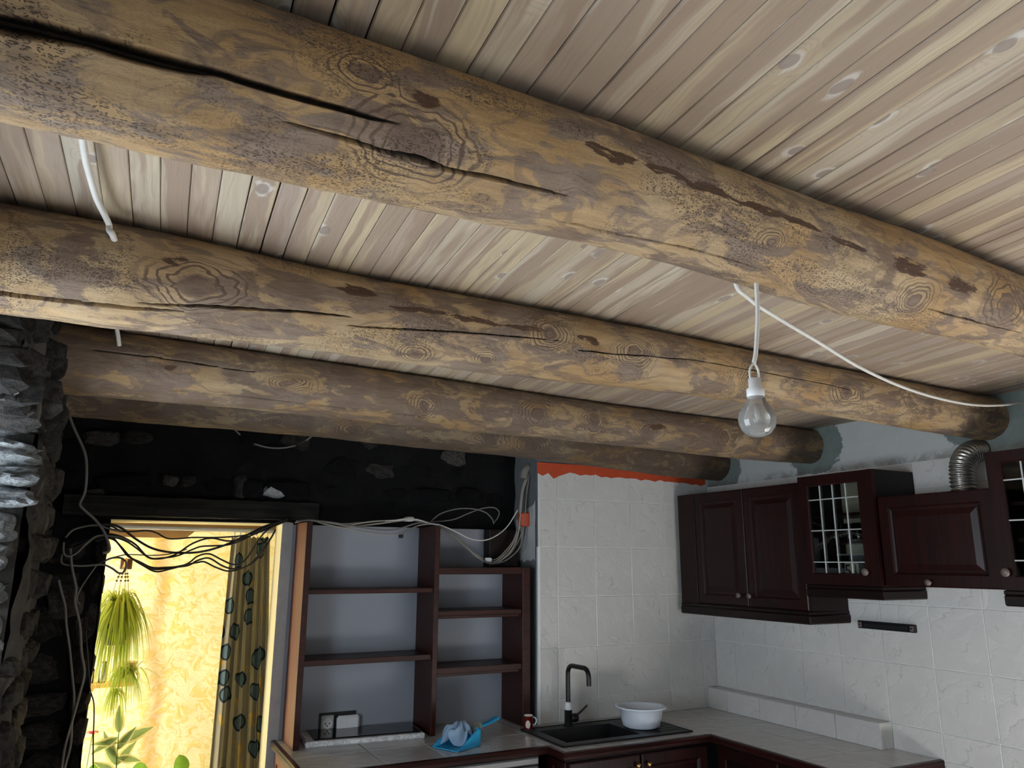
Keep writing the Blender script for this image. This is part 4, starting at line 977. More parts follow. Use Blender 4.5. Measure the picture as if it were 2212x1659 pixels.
# flexible duct, magnetic knife rack
o0 = (-.13,-1.83,2.081)
path = spline([(0,0,0),(0,.004,.05),(0,.002,.095),(.012,0,.135),(.038,-.004,.168),(.08,-.008,.19),(.128,-.012,.20)], 16)
pts = []; rad = []
for i, p in enumerate(path): pts.append(p); rad.append(.050+.0040*math.sin(i*2*PI/5.4))
mb = MB(); mb.tube(pts, rad, 28)
tag(obj('foil_duct', mb, M['foil'], None, o0), 'crinkled aluminium flexible duct rising from the cabinet into the wall', 'duct')
o0 = (-.009,-1.273,1.469)
KR = thing('knife_rack', 'black magnetic knife strip screwed to the tiled wall', 'knife rack', o0)
mb = MB(); mb.box(-.018,0,-.162,.162,-.019,.019,.003); obj('bar', mb, M['black'], KR)
mb = MB(); mb.box(-.0205,-.0178,-.118,.118,-.009,.009,.001); obj('magnet_strip', mb, M['composite'], KR)
for s_ in (-1,1):
    mb = MB(); mb.box(-.0215,-.0178,s_*.146-.010,s_*.146+.010,-.013,.013,.002); b_ = obj('bracket', mb, M['knob'], KR)
    mb = MB(); mb.lathe([(.0,-.0235),(.004,-.0235),(.0045,-.0213)], (0,s_*.146,0), 'X', 10); obj('screw', mb, M['black'], b_)

# orange masking tape under the last beam
mb = MB(); rr = random.Random(5); xs = [-1.305+1.28*i/34 for i in range(35)]
lo_ = []
for i, x in enumerate(xs):
    base = 2.300-.020*i/34
    if i < 5: base = 2.285-.012*(i%2)
    lo_.append(base+rr.choice((-.008,-.002,-.001,.001,.002,.006))-(0.014 if i in (3,4,5,33) else 0))
vs = []; 
for x, z in zip(xs, lo_): vs += [(x,-.0125-rr.uniform(0,.002),z),(x,-.0118,2.352)]
mb.add(vs, [(i*2,(i+1)*2,(i+1)*2+1,i*2+1) for i in range(len(xs)-1)])
tp = obj('masking_tape', mb, M['tape']); md = tp.modifiers.new('Solidify','SOLIDIFY'); md.thickness = .0012; md.offset = -1
tag(tp, 'ragged orange masking tape along the tile edge under the farthest beam', 'tape')
# ------------------------------------------------------------------ lintel, cables
o0 = (-3.11,0.30,2.03)
mb = MB()
def lf(a, b): 
    an = b*2*PI; return (0,0,0)
vs = []; n = 40
for i in range(n+1):
    x = -3.72+1.20*i/n; w1 = .010*hn(i/n*3, .2, 51); w2 = .012*hn(i/n*3, .7, 52)
    vs += [(x,.232+w1,1.985+w2),(x,.228+w2,2.03+w1),(x,.234+w1,2.078+w1*1.3),(x,.40,2.082),(x,.40,1.977)]
fs = [(i*5+k, i*5+(k+1)%5, (i+1)*5+(k+1)%5, (i+1)*5+k) for i in range(n) for k in range(5)]+[tuple(range(5)), tuple(range(n*5,n*5+5))]
mb.add(vs, fs, False)
tag(obj('timber_lintel', mb, M['lintel']), 'smoke-blackened timber lintel over the bright doorway', 'lintel')

CAB = {
'd1': [[-3.584,0.2,1.931],[-3.521,0.2,1.94],[-3.464,0.2,1.923],[-3.398,0.2,1.874],[-3.322,0.2,1.831],[-3.237,0.2,1.812],[-3.136,0.2,1.811],[-3.056,0.2,1.826],[-2.97,0.2,1.858],[-2.893,0.2,1.898],[-2.81,0.2,1.944],[-2.735,0.2,1.97],[-2.688,0.2,1.986]],
'd2': [[-3.566,0.212,1.942],[-3.505,0.212,1.93],[-3.463,0.212,1.909],[-3.412,0.212,1.909],[-3.351,0.212,1.914],[-3.308,0.212,1.904],[-3.248,0.212,1.877],[-3.142,0.212,1.885],[-3.06,0.212,1.886],[-2.971,0.212,1.891],[-2.881,0.212,1.904],[-2.79,0.212,1.942],[-2.686,0.212,1.984]],
'd3': [[-3.69,0.19,1.874],[-3.663,0.19,1.91],[-3.608,0.19,1.929],[-3.559,0.19,1.933],[-3.514,0.19,1.918],[-3.462,0.19,1.906]],
'd4': [[-3.681,0.205,1.822],[-3.631,0.205,1.838],[-3.578,0.205,1.879],[-3.521,0.205,1.894],[-3.46,0.205,1.883],[-3.395,0.205,1.847],[-3.339,0.205,1.792],[-3.286,0.205,1.781],[-3.215,0.205,1.801],[-3.14,0.205,1.856],[-3.06,0.205,1.883],[-2.97,0.205,1.87],[-2.892,0.205,1.889],[-2.779,0.205,1.939],[-2.687,0.205,1.982]],
'd5': [[-3.654,0.194,1.795],[-3.611,0.194,1.833],[-3.567,0.194,1.874],[-3.498,0.194,1.871],[-3.455,0.194,1.835],[-3.409,0.194,1.786],[-3.35,0.194,1.748],[-3.296,0.194,1.721],[-3.245,0.194,1.729],[-3.158,0.194,1.757],[-3.113,0.194,1.794],[-3.06,0.194,1.806],[-2.997,0.194,1.777],[-2.939,0.194,1.755],[-2.885,0.194,1.778],[-2.839,0.194,1.86],[-2.792,0.194,1.926],[-2.724,0.194,1.967]],
'd6': [[-3.67,0.216,1.838],[-3.61,0.216,1.863],[-3.549,0.216,1.886],[-3.499,0.216,1.878],[-3.466,0.216,1.846],[-3.42,0.216,1.792],[-3.366,0.216,1.765],[-3.312,0.216,1.74],[-3.245,0.216,1.74],[-3.155,0.216,1.748],[-3.109,0.216,1.774],[-3.056,0.216,1.785],[-2.992,0.216,1.749],[-2.934,0.216,1.733],[-2.868,0.216,1.749],[-2.804,0.216,1.82],[-2.762,0.216,1.892],[-2.744,0.216,1.934]],
'd7': [[-3.566,0.186,1.86],[-3.499,0.186,1.878],[-3.438,0.186,1.862],[-3.383,0.186,1.825],[-3.328,0.186,1.784],[-3.277,0.186,1.784],[-3.205,0.186,1.796],[-3.139,0.186,1.827],[-3.097,0.186,1.842],[-3.031,0.186,1.846],[-2.971,0.186,1.852],[-2.905,0.186,1.877],[-2.84,0.186,1.919],[-2.766,0.186,1.956]],
'd8': [[-3.521,0.22,1.767],[-3.489,0.22,1.783],[-3.449,0.22,1.783],[-3.425,0.22,1.759],[-3.43,0.22,1.721],[-3.451,0.22,1.714],[-3.483,0.22,1.736],[-3.52,0.22,1.753],[-3.549,0.22,1.752],[-3.611,0.22,1.747],[-3.679,0.22,1.753],[-3.696,0.22,1.769],[-3.696,0.22,1.8]],
'd9': [[-3.549,0.226,1.748],[-3.522,0.226,1.769],[-3.47,0.226,1.79],[-3.42,0.226,1.8],[-3.318,0.226,1.797],[-3.24,0.226,1.804],[-3.162,0.226,1.828]],
'd10': [[-3.377,0.208,1.77],[-3.312,0.208,1.734],[-3.26,0.208,1.733],[-3.157,0.208,1.754],[-3.109,0.208,1.764],[-3.077,0.208,1.767],[-3.02,0.208,1.74],[-2.957,0.208,1.722],[-2.891,0.208,1.739],[-2.831,0.208,1.778],[-2.785,0.208,1.867]],
'd11': [[-3.694,0.18,1.853],[-3.688,0.18,1.805],[-3.667,0.18,1.789],[-3.636,0.18,1.806],[-3.607,0.18,1.843],[-3.564,0.18,1.884],[-3.51,0.18,1.885],[-3.46,0.18,1.878],[-3.428,0.18,1.862],[-3.422,0.18,1.851]],
'l1': [[-3.741,0.17,2.44],[-3.715,0.17,2.382],[-3.66,0.17,2.275],[-3.642,0.17,2.199],[-3.635,0.17,2.091],[-3.649,0.17,2.03],[-3.632,0.17,2.005],[-3.579,0.17,1.959],[-3.534,0.17,1.901],[-3.506,0.17,1.837],[-3.507,0.17,1.812],[-3.529,0.17,1.807]],
'l2': [[-3.665,0.2,1.825],[-3.649,0.2,1.741],[-3.621,0.2,1.648],[-3.618,0.2,1.586],[-3.587,0.2,1.484],[-3.566,0.2,1.362],[-3.544,0.2,1.271],[-3.554,0.2,1.173],[-3.569,0.2,1.068],[-3.583,0.2,0.974],[-3.586,0.2,0.882],[-3.586,0.2,0.805]],
'l3': [[-3.695,0.21,1.684],[-3.677,0.21,1.628],[-3.655,0.21,1.566],[-3.641,0.21,1.485],[-3.616,0.21,1.383],[-3.591,0.21,1.263],[-3.572,0.21,1.163],[-3.568,0.21,1.066],[-3.563,0.21,0.97],[-3.574,0.21,0.878],[-3.573,0.21,0.802]],
'l4': [[-3.55,0.22,1.748],[-3.571,0.22,1.71],[-3.597,0.22,1.658],[-3.611,0.22,1.616],[-3.61,0.22,1.589],[-3.598,0.22,1.571]],
'l5': [[-3.559,0.225,1.457],[-3.546,0.225,1.379],[-3.527,0.225,1.277],[-3.512,0.225,1.197],[-3.492,0.225,1.142],[-3.483,0.225,1.076],[-3.475,0.225,0.978],[-3.462,0.225,0.863],[-3.453,0.225,0.784]],
'r1': [[-2.67,0.1,1.965],[-2.593,0.1,1.98],[-2.481,0.1,1.955],[-2.367,0.1,1.937],[-2.238,0.1,1.918],[-2.139,0.1,1.917],[-2.073,0.1,1.934],[-1.999,0.1,1.967],[-1.93,0.1,1.977],[-1.859,0.1,1.971],[-1.794,0.1,1.927],[-1.726,0.1,1.869],[-1.657,0.1,1.821],[-1.583,0.1,1.775],[-1.519,0.1,1.776],[-1.449,0.1,1.825],[-1.394,0.1,1.9],[-1.355,0.1,1.998],[-1.35,0.1,2.101],[-1.336,0.1,2.211],[-1.299,0.1,2.306]],
'r2': [[-2.667,0.088,1.968],[-2.596,0.088,1.982],[-2.497,0.088,1.97],[-2.397,0.088,1.96],[-2.271,0.088,1.982],[-2.139,0.088,1.992],[-2.072,0.088,1.998],[-2.004,0.088,1.995],[-1.935,0.088,1.984],[-1.864,0.088,1.964],[-1.799,0.088,1.92],[-1.716,0.088,1.863],[-1.653,0.088,1.808],[-1.579,0.088,1.769],[-1.52,0.088,1.767],[-1.461,0.088,1.803],[-1.407,0.088,1.863],[-1.374,0.088,1.955],[-1.363,0.088,2.077],[-1.349,0.088,2.186],[-1.3,0.088,2.291]],
'r3': [[-2.656,0.112,1.972],[-2.59,0.112,1.982],[-2.503,0.112,1.961],[-2.409,0.112,1.95],[-2.263,0.112,1.967],[-2.131,0.112,1.987],[-2.064,0.112,1.995],[-1.995,0.112,1.994],[-1.925,0.112,1.979],[-1.854,0.112,1.97],[-1.782,0.112,1.921],[-1.707,0.112,1.874],[-1.648,0.112,1.816],[-1.568,0.112,1.772],[-1.498,0.112,1.775],[-1.417,0.112,1.823],[-1.367,0.112,1.891],[-1.325,0.112,1.989],[-1.314,0.112,2.103],[-1.306,0.112,2.203],[-1.283,0.112,2.306]],
'r4': [[-2.66,0.12,1.974],[-2.576,0.12,1.984],[-2.452,0.12,1.966],[-2.325,0.12,1.975],[-2.208,0.12,1.988],[-2.115,0.12,1.997],[-2.048,0.12,2.004],[-1.979,0.12,1.998],[-1.908,0.12,1.982],[-1.844,0.12,1.962],[-1.778,0.12,1.915],[-1.701,0.12,1.87],[-1.643,0.12,1.824],[-1.568,0.12,1.787],[-1.504,0.12,1.79],[-1.45,0.12,1.831],[-1.389,0.12,1.904],[-1.362,0.12,1.997],[-1.348,0.12,2.121],[-1.328,0.12,2.232],[-1.282,0.12,2.318]],
'r5': [[-2.657,0.08,1.974],[-2.585,0.08,1.979],[-2.475,0.08,1.97],[-2.361,0.08,1.954],[-2.245,0.08,1.939],[-2.14,0.08,1.941],[-2.061,0.08,1.965],[-1.993,0.08,1.983],[-1.924,0.08,1.978],[-1.86,0.08,1.957],[-1.802,0.08,1.923],[-1.72,0.08,1.866],[-1.652,0.08,1.813],[-1.577,0.08,1.769],[-1.497,0.08,1.77],[-1.422,0.08,1.808],[-1.367,0.08,1.87],[-1.345,0.08,1.982],[-1.334,0.08,2.085],[-1.325,0.08,2.18],[-1.305,0.08,2.291]],
'w1': [[-2.198,0.07,1.986],[-2.145,0.07,1.991],[-2.079,0.07,2.001],[-2.011,0.07,1.998],[-1.942,0.07,1.98],[-1.878,0.07,1.972],[-1.786,0.07,1.939],[-1.698,0.07,1.902],[-1.61,0.07,1.893],[-1.536,0.07,1.918],[-1.461,0.07,1.973],[-1.399,0.07,2.061],[-1.395,0.07,2.07]],
'g1': [[-1.904,0.15,1.996],[-1.848,0.15,2.039],[-1.754,0.15,2.069],[-1.651,0.15,2.075],[-1.567,0.15,2.058],[-1.521,0.15,2.022],[-1.508,0.15,1.992]],
'g2': [[-1.907,0.16,1.992],[-1.771,0.16,2.008],[-1.676,0.16,2.045],[-1.586,0.16,2.078],[-1.509,0.16,2.088],[-1.47,0.16,2.065],[-1.478,0.16,2.03],[-1.504,0.16,1.999]],
'plugcable': [[-2.006,0.08,1.966],[-2.046,0.08,1.946],[-2.079,0.08,1.927],[-2.102,0.08,1.907]],
'pend': [[-2.414,-2.9,2.305],[-2.416,-2.9,2.249],[-2.423,-2.9,2.2],[-2.429,-2.9,2.167],[-2.435,-2.9,2.149]],
'swag': [[-2.425,-2.852,2.353],[-2.415,-2.849,2.321],[-2.38,-2.837,2.313],[-2.328,-2.821,2.304],[-2.207,-2.781,2.296],[-2.047,-2.73,2.286],[-1.838,-2.663,2.271],[-1.586,-2.581,2.269],[-1.319,-2.495,2.28],[-1.044,-2.407,2.302],[-0.771,-2.319,2.333],[-0.406,-2.201,2.39],[-0.022,-2.077,2.465],[0.466,-1.92,2.57]],

}
def cable(key, rad, mat, label, group=None, per=6, name='cable', cat='cable', jit=0.0):
    mb = MB(); mb.tube(spline(CAB[key], per), rad, 7); o = obj(name, mb, M[mat], None, None, False); return tag(o, label, cat, group)
GD = 'cables slung across the doorway'
cable('d1', .0055, 'dark_pvc', 'thick dark cable slung across the doorway, dipping in one long smooth curve', GD)
cable('d2', .0040, 'dark_pvc', 'dark cable across the doorway running highest, almost level along the curtain rod', GD)
cable('d3', .0050, 'grey_pvc', 'pale grey cable loop curling out from the wall at the top corner of the doorway', GD)
cable('d4', .0045, 'dark_pvc', 'dark cable across the doorway, dipping halfway then rising to the curtain hooks', GD)
cable('d5', .0042, 'dark_pvc', 'slack cable hanging lowest across the doorway with a hump in its middle', GD)
cable('d6', .0045, 'dark_pvc', 'slack cable with a second sag in front of the patterned curtain', GD)
cable('d7', .0042, 'dark_pvc', 'dark cable paired with the thick one where the doorway bundle dips', GD)
cable('d8', .0048, 'grey_pvc', 'cable bent into a closed loop beside the hanging plant cords', GD)
cable('d9', .0028, 'grey_pvc', 'thin light wire crossing the doorway just above the plant hook', GD)
cable('d10', .0042, 'dark_pvc', 'cable sagging deepest in front of the curtain at the doorway', GD)
cable('d11', .0045, 'grey_pvc', 'grey cable loop hooked round the upper door corner on the stone', GD)
GL = 'cables hanging down the dark stone wall'
cable('l1', .0065, 'grey_pvc', 'thick grey cable hanging from the farthest beam to the doorway corner', GL)
cable('l2', .0060, 'grey_pvc', 'grey cable hanging down the stone with a kink, nearest the door jamb', GL)
cable('l3', .0055, 'grey_pvc', 'grey cable hanging down the stone inside the recess, starting lowest', GL)
cable('l4', .0032, 'grey_pvc', 'short thin curl of wire hanging from the bundle at the door jamb', GL)
cable('l5', .0030, 'dark_pvc', 'thin dark wire dangling along the edge of the door opening', GL)
GR = 'cream cables draped over the shelf unit'
RL = ['cream cable of the bundle over the shelves, sagging lowest before the first upright',
      'cream cable of the bundle over the shelves, on the inner side of its hanging loop',
      'cream cable of the bundle over the shelves, on the outer side of its hanging loop',
      'cream cable of the bundle over the shelves, lying highest where it crosses the middle upright',
      'cream cable at the front of the bundle over the shelves']
for k in range(5): cable('r%d' % (k+1), .0042, 'cream_pvc' if k != 4 else 'grey_pvc', RL[k], GR)
cable('w1', .0034, 'white_pvc', 'thin white wire swinging below the bundle in front of the shelf niche', GR)
cable('g1', .0036, 'grey_pvc', 'grey wire arching up over the middle upright against the black stone', GR)
cable('g2', .0036, 'grey_pvc', 'second grey wire arching up and curling back against the black stone', GR)
PC = cable('plugcable', .0034, 'grey_pvc', 'short wire ending in a black connector in front of the shelf', GR)
mb = MB(); mb.box(-.011,.011,-.008,.008,-.010,.010,.002); c_ = obj('connector', mb, M['black'], PC, tuple(CAB['plugcable'][-1]))
for nm, p, rot, lab in (('cable_clip', CAB['r4'][6], 0, 'white clip holding the cable bundle over the shelves'), ('cable_clip', CAB['r4'][13], 0, 'white clip at the lowest point of the cable loop')):
    mb = MB(); mb.box(-.020,.020,-.030,.030,-.012,.012,.004); tag(obj(nm, mb, M['white_plastic'], None, (p[0], p[1]-.004, p[2]-.002)), lab, 'clip')
p = CAB['r3'][17]; mb = MB(); mb.box(-.030,.028,-.035,.028,-.040,.042,.008)
tag(obj('tape_wrap', mb, M['tape'], None, (p[0]-.006,p[1],p[2]+.03)), 'orange tape wrapped round the upright cable bundle', 'tape')
mb = MB(); mb.tube([(-1.338,.10,2.262),(-1.335,.10,2.29),(-1.325,.10,2.315),(-1.302,.10,2.332)], [.026,.027,.027,.026], 18, cap=True)
tag(obj('conduit_elbow', mb, M['grey_pvc']), 'grey pipe elbow at the top of the tiled pier where the cables enter', 'pipe')
mb = MB(); mb.lathe([(.25,0),(.256,.006),(.25,.012),(.244,.006),(.25,0)], (0,0,0), 'Z', 48)
PP = tag(obj('coiled_pipe', mb, M['grey_pvc'], None, (-2.78,.262,2.585-.02)), 'grey hoop of pipe just showing below the farthest beam', 'pipe'); PP.rotation_euler = (PI/2, 0, 0); PP.scale = (1,.8,1)
# short white leads between the first beams
def strip(name, pts, w, mat, label, cat):
    mb = MB(); P = spline(pts, 6); vs = []
    for q in P: vs += [(q.x-w/2,q.y,q.z-.002),(q.x+w/2,q.y,q.z-.002),(q.x+w/2,q.y,q.z+.003),(q.x-w/2,q.y,q.z+.003)]
    fs = [(i*4+k, i*4+(k+1)%4, (i+1)*4+(k+1)%4, (i+1)*4+k) for i in range(len(P)-1) for k in range(4)]+[(0,1,2,3), tuple(range(len(vs)-4,len(vs)))]
    mb.add(vs, fs, True); return tag(obj(name, mb, mat), label, cat)
mb = MB(); mb.tube(spline([(-3.620,-2.70,2.485),(-3.617,-2.58,2.49),(-3.6135,-2.47,2.49),(-3.607,-2.39,2.49),(-3.598,-2.30,2.49),(-3.583,-2.215,2.49),(-3.574,-2.19,2.480),(-3.572,-2.195,2.466),(-3.565,-2.200,2.456),(-3.558,-2.180,2.444)], 6), .0068, 8)
tag(obj('cable', mb, M['white_pvc']), 'short thick white cable between the two nearest beams', 'cable')
mb = MB(); mb.tube(spline([(-3.562,-1.42,2.53),(-3.561,-1.32,2.522),(-3.557,-1.27,2.505),(-3.549,-1.256,2.478),(-3.543,-1.245,2.452)], 6), .0068, 8)
tag(obj('cable', mb, M['white_pvc']), 'white cable stub showing between the second and third beams', 'cable')
# hanging bulb and the cable swagged to the wall
PX, PY = -2.4365, -2.9
PD = thing('pendant_lamp', 'bare light bulb hanging on a white flex from the nearest beam', 'lamp', (PX,PY,2.30))
def pobj(name, mb, mat, parent=None): return obj(name, mb, mat, parent or PD, (-PX,-PY,-2.30), True)
mb = MB(); mb.tube(spline([(-2.414,-2.9,2.325)]+CAB['pend'], 6), .0042, 8); pobj('flex', mb, M['white_pvc'])
for s_ in (-1,1):
    mb = MB(); mb.tube(spline([(-2.435,-2.9,2.150),(-2.436+.010*s_,-2.9,2.136),(-2.436+.0115*s_,-2.9,2.122),(-2.436+.009*s_,-2.9,2.112)], 5), .0022, 7); pobj('split_core', mb, M['white_pvc'])
mb = MB(); mb.lathe([(.0,.030),(.0120,.030),(.0120,.012),(.0165,.010),(.0165,-.004),(.0150,-.007),(.0,-.007)], (PX,PY,2.087), 'Z', 24); H = pobj('lamp_holder', mb, M['white_plastic'])
mb = MB(); mb.lathe([(.0145,2.089),(.0149,2.086),(.0143,2.084),(.0150,2.082),(.0143,2.080)], (PX,PY,0), 'Z', 24); pobj('screw_cap', mb, M['lead'])
mb = MB(); mb.lathe([(.0148,2.086),(.0160,2.080),(.019,2.072),(.0237,2.065),(.029,2.058),(.0335,2.050),(.0354,2.040),(.0340,2.029),(.0300,2.0195),(.0235,2.0115),(.0150,2.0065),(.007,2.0045),(.0,2.004)], (PX,PY,0), 'Z', 40); pobj('bulb', mb, M['bulb'])
mb = MB(); mb.lathe([(.0,2.058),(.005,2.058),(.0045,2.035),(.003,2.030),(.0,2.030)], (PX,PY,.01), 'Z', 14); pobj('glass_stem', mb, M['lead'])
cable('swag', .0044, 'white_pvc', 'long white cable swagged from the nearest beam to the plaster wall')

# ------------------------------------------------------------------ doorway: rod, curtain, head board
o0 = (-3.08,0.66,1.945)
mb = MB(); mb.tube([(-3.95,.66,1.952),(-2.45,.66,1.938)], .0115, 14)
tag(obj('curtain_rod', mb, M['white_plastic']), 'white curtain rod across the top of the doorway', 'rod')
for k in range(9):
    x = -2.885+.030*k; mb = MB(); R_ = .019; mb.tube([(R_*math.sin(a*PI/8)*.25, R_*math.sin(a*PI/8), R_*math.cos(a*PI/8)) for a in range(17)], .0022, 6, cap=False)
    if k == 0: ring0 = obj('curtain_ring', mb, M['white_plastic'], None, (x,.66,1.934)); tag(ring0, 'small white curtain ring threaded on the rod over the curtain', 'ring', 'curtain rings on the rod')
    else: q = ring0.copy(); COL.objects.link(q); q.location = (x,.66,1.934-.0003*k)
NU, NV = 150, 40
vs = []; uvs = []
for i in range(NU+1):
    a = i/NU
    for j in range(NV+1):
        b = j/NV                      # 0 top
        x = -2.898+a*(.215+.12*b)-.012*b; ph = a*2*PI*6.2
        y = .68+(.022+.020*b)*math.sin(ph+.5*math.sin(b*3))+.008*math.sin(ph*2.3+b*2)
        z = 1.912-.012*abs(math.sin(ph*.72))*(1-b) - b*1.78
        vs.append((x,y,z)); uvs.append((a*0.95, (1-b)*1.78))
fs = [(i*(NV+1)+j, (i+1)*(NV+1)+j, (i+1)*(NV+1)+j+1, i*(NV+1)+j+1) for i in range(NU) for j in range(NV)]
mb = MB(); mb.add(vs, fs, True); me = mb.mesh('curtain'); uvl = me.uv_layers.new(name='UVMap')
uvl.data.foreach_set('uv', np.array([uvs[v] for q in fs for v in q]).ravel())
tag(link('curtain', me, M['curtain']), 'long pleated curtain with blue oval print gathered at the side of the doorway', 'curtain')
mb = MB(); mb.poly([(-3.95,.73,1.901),(-3.135,.73,1.893),(-3.09,.73,1.932),(-2.3,.73,1.944),(-2.3,.73,2.203),(-3.95,.73,2.203)], (0,.05,0))
tag(obj('head_board', mb, M['oak']), 'orange pine header board above the doorway, behind the curtain rod', 'board')

# ------------------------------------------------------------------ plants in the sunny room
def leaf_blade(mb, pts, w0, n=None):
    P = spline(pts, 4); m = len(P); vs = []
    d = (P[-1]-P[0]); side = Vector((-d.y, d.x, 0)); side = side.normalized() if side.length > 1e-5 else Vector((1,0,0))
    for i, p in enumerate(P):
        w = w0*(1-(i/(m-1))**2.2)*.5+.0004; vs += [p-side*w, p+Vector((0,0,-w*.35)), p+side*w]
    fs = []
    for i in range(m-1):
        for k in range(2): fs.append((i*3+k, i*3+k+1, (i+1)*3+k+1, (i+1)*3+k))
    mb.add(vs, fs, True)
def spider(mb, c, n, reach, drop, w, rs, up=.07):
    for k in range(n):
        an = rs.uniform(0, 2*PI); L = reach*rs.uniform(.55,1.1); dr = drop*rs.uniform(.35,1.05); hu = up*rs.uniform(.4,1.3)
        dx, dy = math.cos(an), math.sin(an)
        leaf_blade(mb, [(c[0],c[1],c[2]),(c[0]+dx*L*.35,c[1]+dy*L*.35,c[2]+hu),(c[0]+dx*L*.75,c[1]+dy*L*.75,c[2]+hu*.3-dr*.25),(c[0]+dx*L*(.95+.1*rs.random()),c[1]+dy*L,c[2]-dr)], w)
rs = random.Random(21)
PCX, PCY, PCZ = -3.425, 1.2, 1.455
SP = thing('hanging_spider_plant', 'yellow-green spider plant in a black pot on beaded cords in the doorway', 'plant', (PCX,PCY,1.30))
nl = (-PCX,-PCY,-1.30)
mb = MB(); mb.lathe([(.0,1.30),(.05,1.30),(.060,1.315),(.078,1.40),(.086,1.42),(.080,1.42),(.076,1.405),(.0,1.40)], (PCX,PCY,0), 'Z', 28); obj('pot', mb, M['black'], SP, nl)
mb = MB(); spider(mb, (PCX,PCY,PCZ), 170, .165, .42, .012, rs, .07); spider(mb, (PCX+.01,PCY,PCZ+.01), 110, .20, .25, .011, rs, .10); spider(mb, (PCX,PCY,PCZ), 40, .22, .08, .009, rs, .12)
leaf_blade(mb, [(PCX+.05,PCY,PCZ+.03),(PCX+.12,PCY,PCZ+.09),(PCX+.22,PCY,PCZ+.085),(PCX+.33,PCY,PCZ+.0)], .010); leaf_blade(mb, [(PCX+.05,PCY,PCZ+.03),(PCX+.10,PCY,PCZ+.08),(PCX+.16,PCY,PCZ+.13)], .010)
o = obj('foliage', mb, M['leaf_spider'], SP, nl, False); o['kind'] = 'stuff'
TOP = (PCX+.012, PCY, 1.775)
for k, (dx, dy) in enumerate(((-.07,-.03),(-.02,-.07),(.035,-.06),(.07,.03))):
    mb = MB(); b_ = (PCX+dx,PCY+dy,1.415); m_ = (PCX+dx*.42+.006,PCY+dy*.42,1.66)
    mb.tube([TOP, m_, b_], .0022, 6); c_ = obj('hanging_cord', mb, M['rope'], SP, nl)
    mb = MB()
    for t_ in (.22,.27,.33,.86,.93):
        q = Vector(TOP).lerp(Vector(b_), t_); q = Vector(m_).lerp(Vector(b_), (t_-.32)/.68) if t_ > .32 else Vector(TOP).lerp(Vector(m_), t_/.32)
        mb.lathe([(.0,-.006),(.005,-.004),(.0066,0),(.005,.004),(.0,.006)], q, 'Z', 10)
    obj('beads', mb, M['bead'] if k else M['bead'], c_)
sh_ = thing('trailing_plantlets', 'bunch of spider plant offshoots dangling below the hanging pot', 'plant', (-3.36,1.15,1.05))
mb = MB(); rs2 = random.Random(4)
spider(mb, (0,0,.07), 80, .13, .17, .008, rs2, .05); spider(mb, (-.03,0,-.02), 45, .09, .15, .007, rs2, .03); spider(mb, (.05,.0,.10), 16, .15, .10, .007, rs2, .05)
o = obj('foliage', mb, M['leaf_spider'], sh_, None, False); o['kind'] = 'stuff'
mb = MB(); mb.tube(spline([(.0,0,.08),(.01,.02,.18),(-.03,.04,.33),(-.06,.05,.39)], 6), .0016, 6); obj('runner', mb, M['leaf_spider'], sh_)
HK = thing('plant_hook', 'dark wooden hook block holding the hanging plant cords', 'hook', (-3.41,1.3,1.752))
mb = MB(); mb.box(-.030,.036,-.012,.03,-.032,.030,.004); obj('block', mb, M['bead'], HK)
mb = MB(); mb.box(-.010,.006,-.10,-.012,-.02,.035,.003); obj('peg', mb, M['oak'], HK)
mb = MB(); mb.box(-.010,.010,.03,1.12,-.006,.012,.002); obj('arm', mb, M['bead'], HK)
# narrow board with jars, pot
o0 = (-3.62,1.5,1.045)
mb = MB(); mb.box(-.40,.33,-.06,.06,-.012,.012,.003); mb.box(-.33,-.30,-.04,.85,-.03,-.012,.002); mb.box(.10,.12,-.04,.86,-.03,-.012,.002)
tag(obj('wall_board', mb, M['oak'], None, o0), 'narrow pine board carrying small jars behind the spider plant', 'board')
j0 = None
for k, (dx, h_) in enumerate(((-.02,.12),(.06,.11),(.13,.12),(.22,.12))):
    mb = MB(); mb.lathe([(.0,0),(.022,0),(.024,.006),(.024,h_*.7),(.014,h_*.84),(.014,h_),(.011,h_),(.011,h_*.86),(.020,h_*.7),(.0,.008)], (0,0,0), 'Z', 18)
    if k < 3: tag(obj('glass_jar', mb, M['tumbler'], None, (o0[0]+.03+dx, o0[1], o0[2]+.0125)), 'small clear jar standing on the narrow pine board', 'jar', 'jars on the pine board')
mb = MB(); mb.lathe([(.0,0),(.040,0),(.044,.006),(.055,.10),(.058,.11),(.052,.11),(.0,.10)], (0,0,0), 'Z', 24)
tag(obj('clay_pot', mb, plain('pinkish_clay',(200,160,120),.8), None, (o0[0]+.285, o0[1], o0[2]+.0125)), 'pinkish clay pot on the end of the narrow pine board', 'pot')
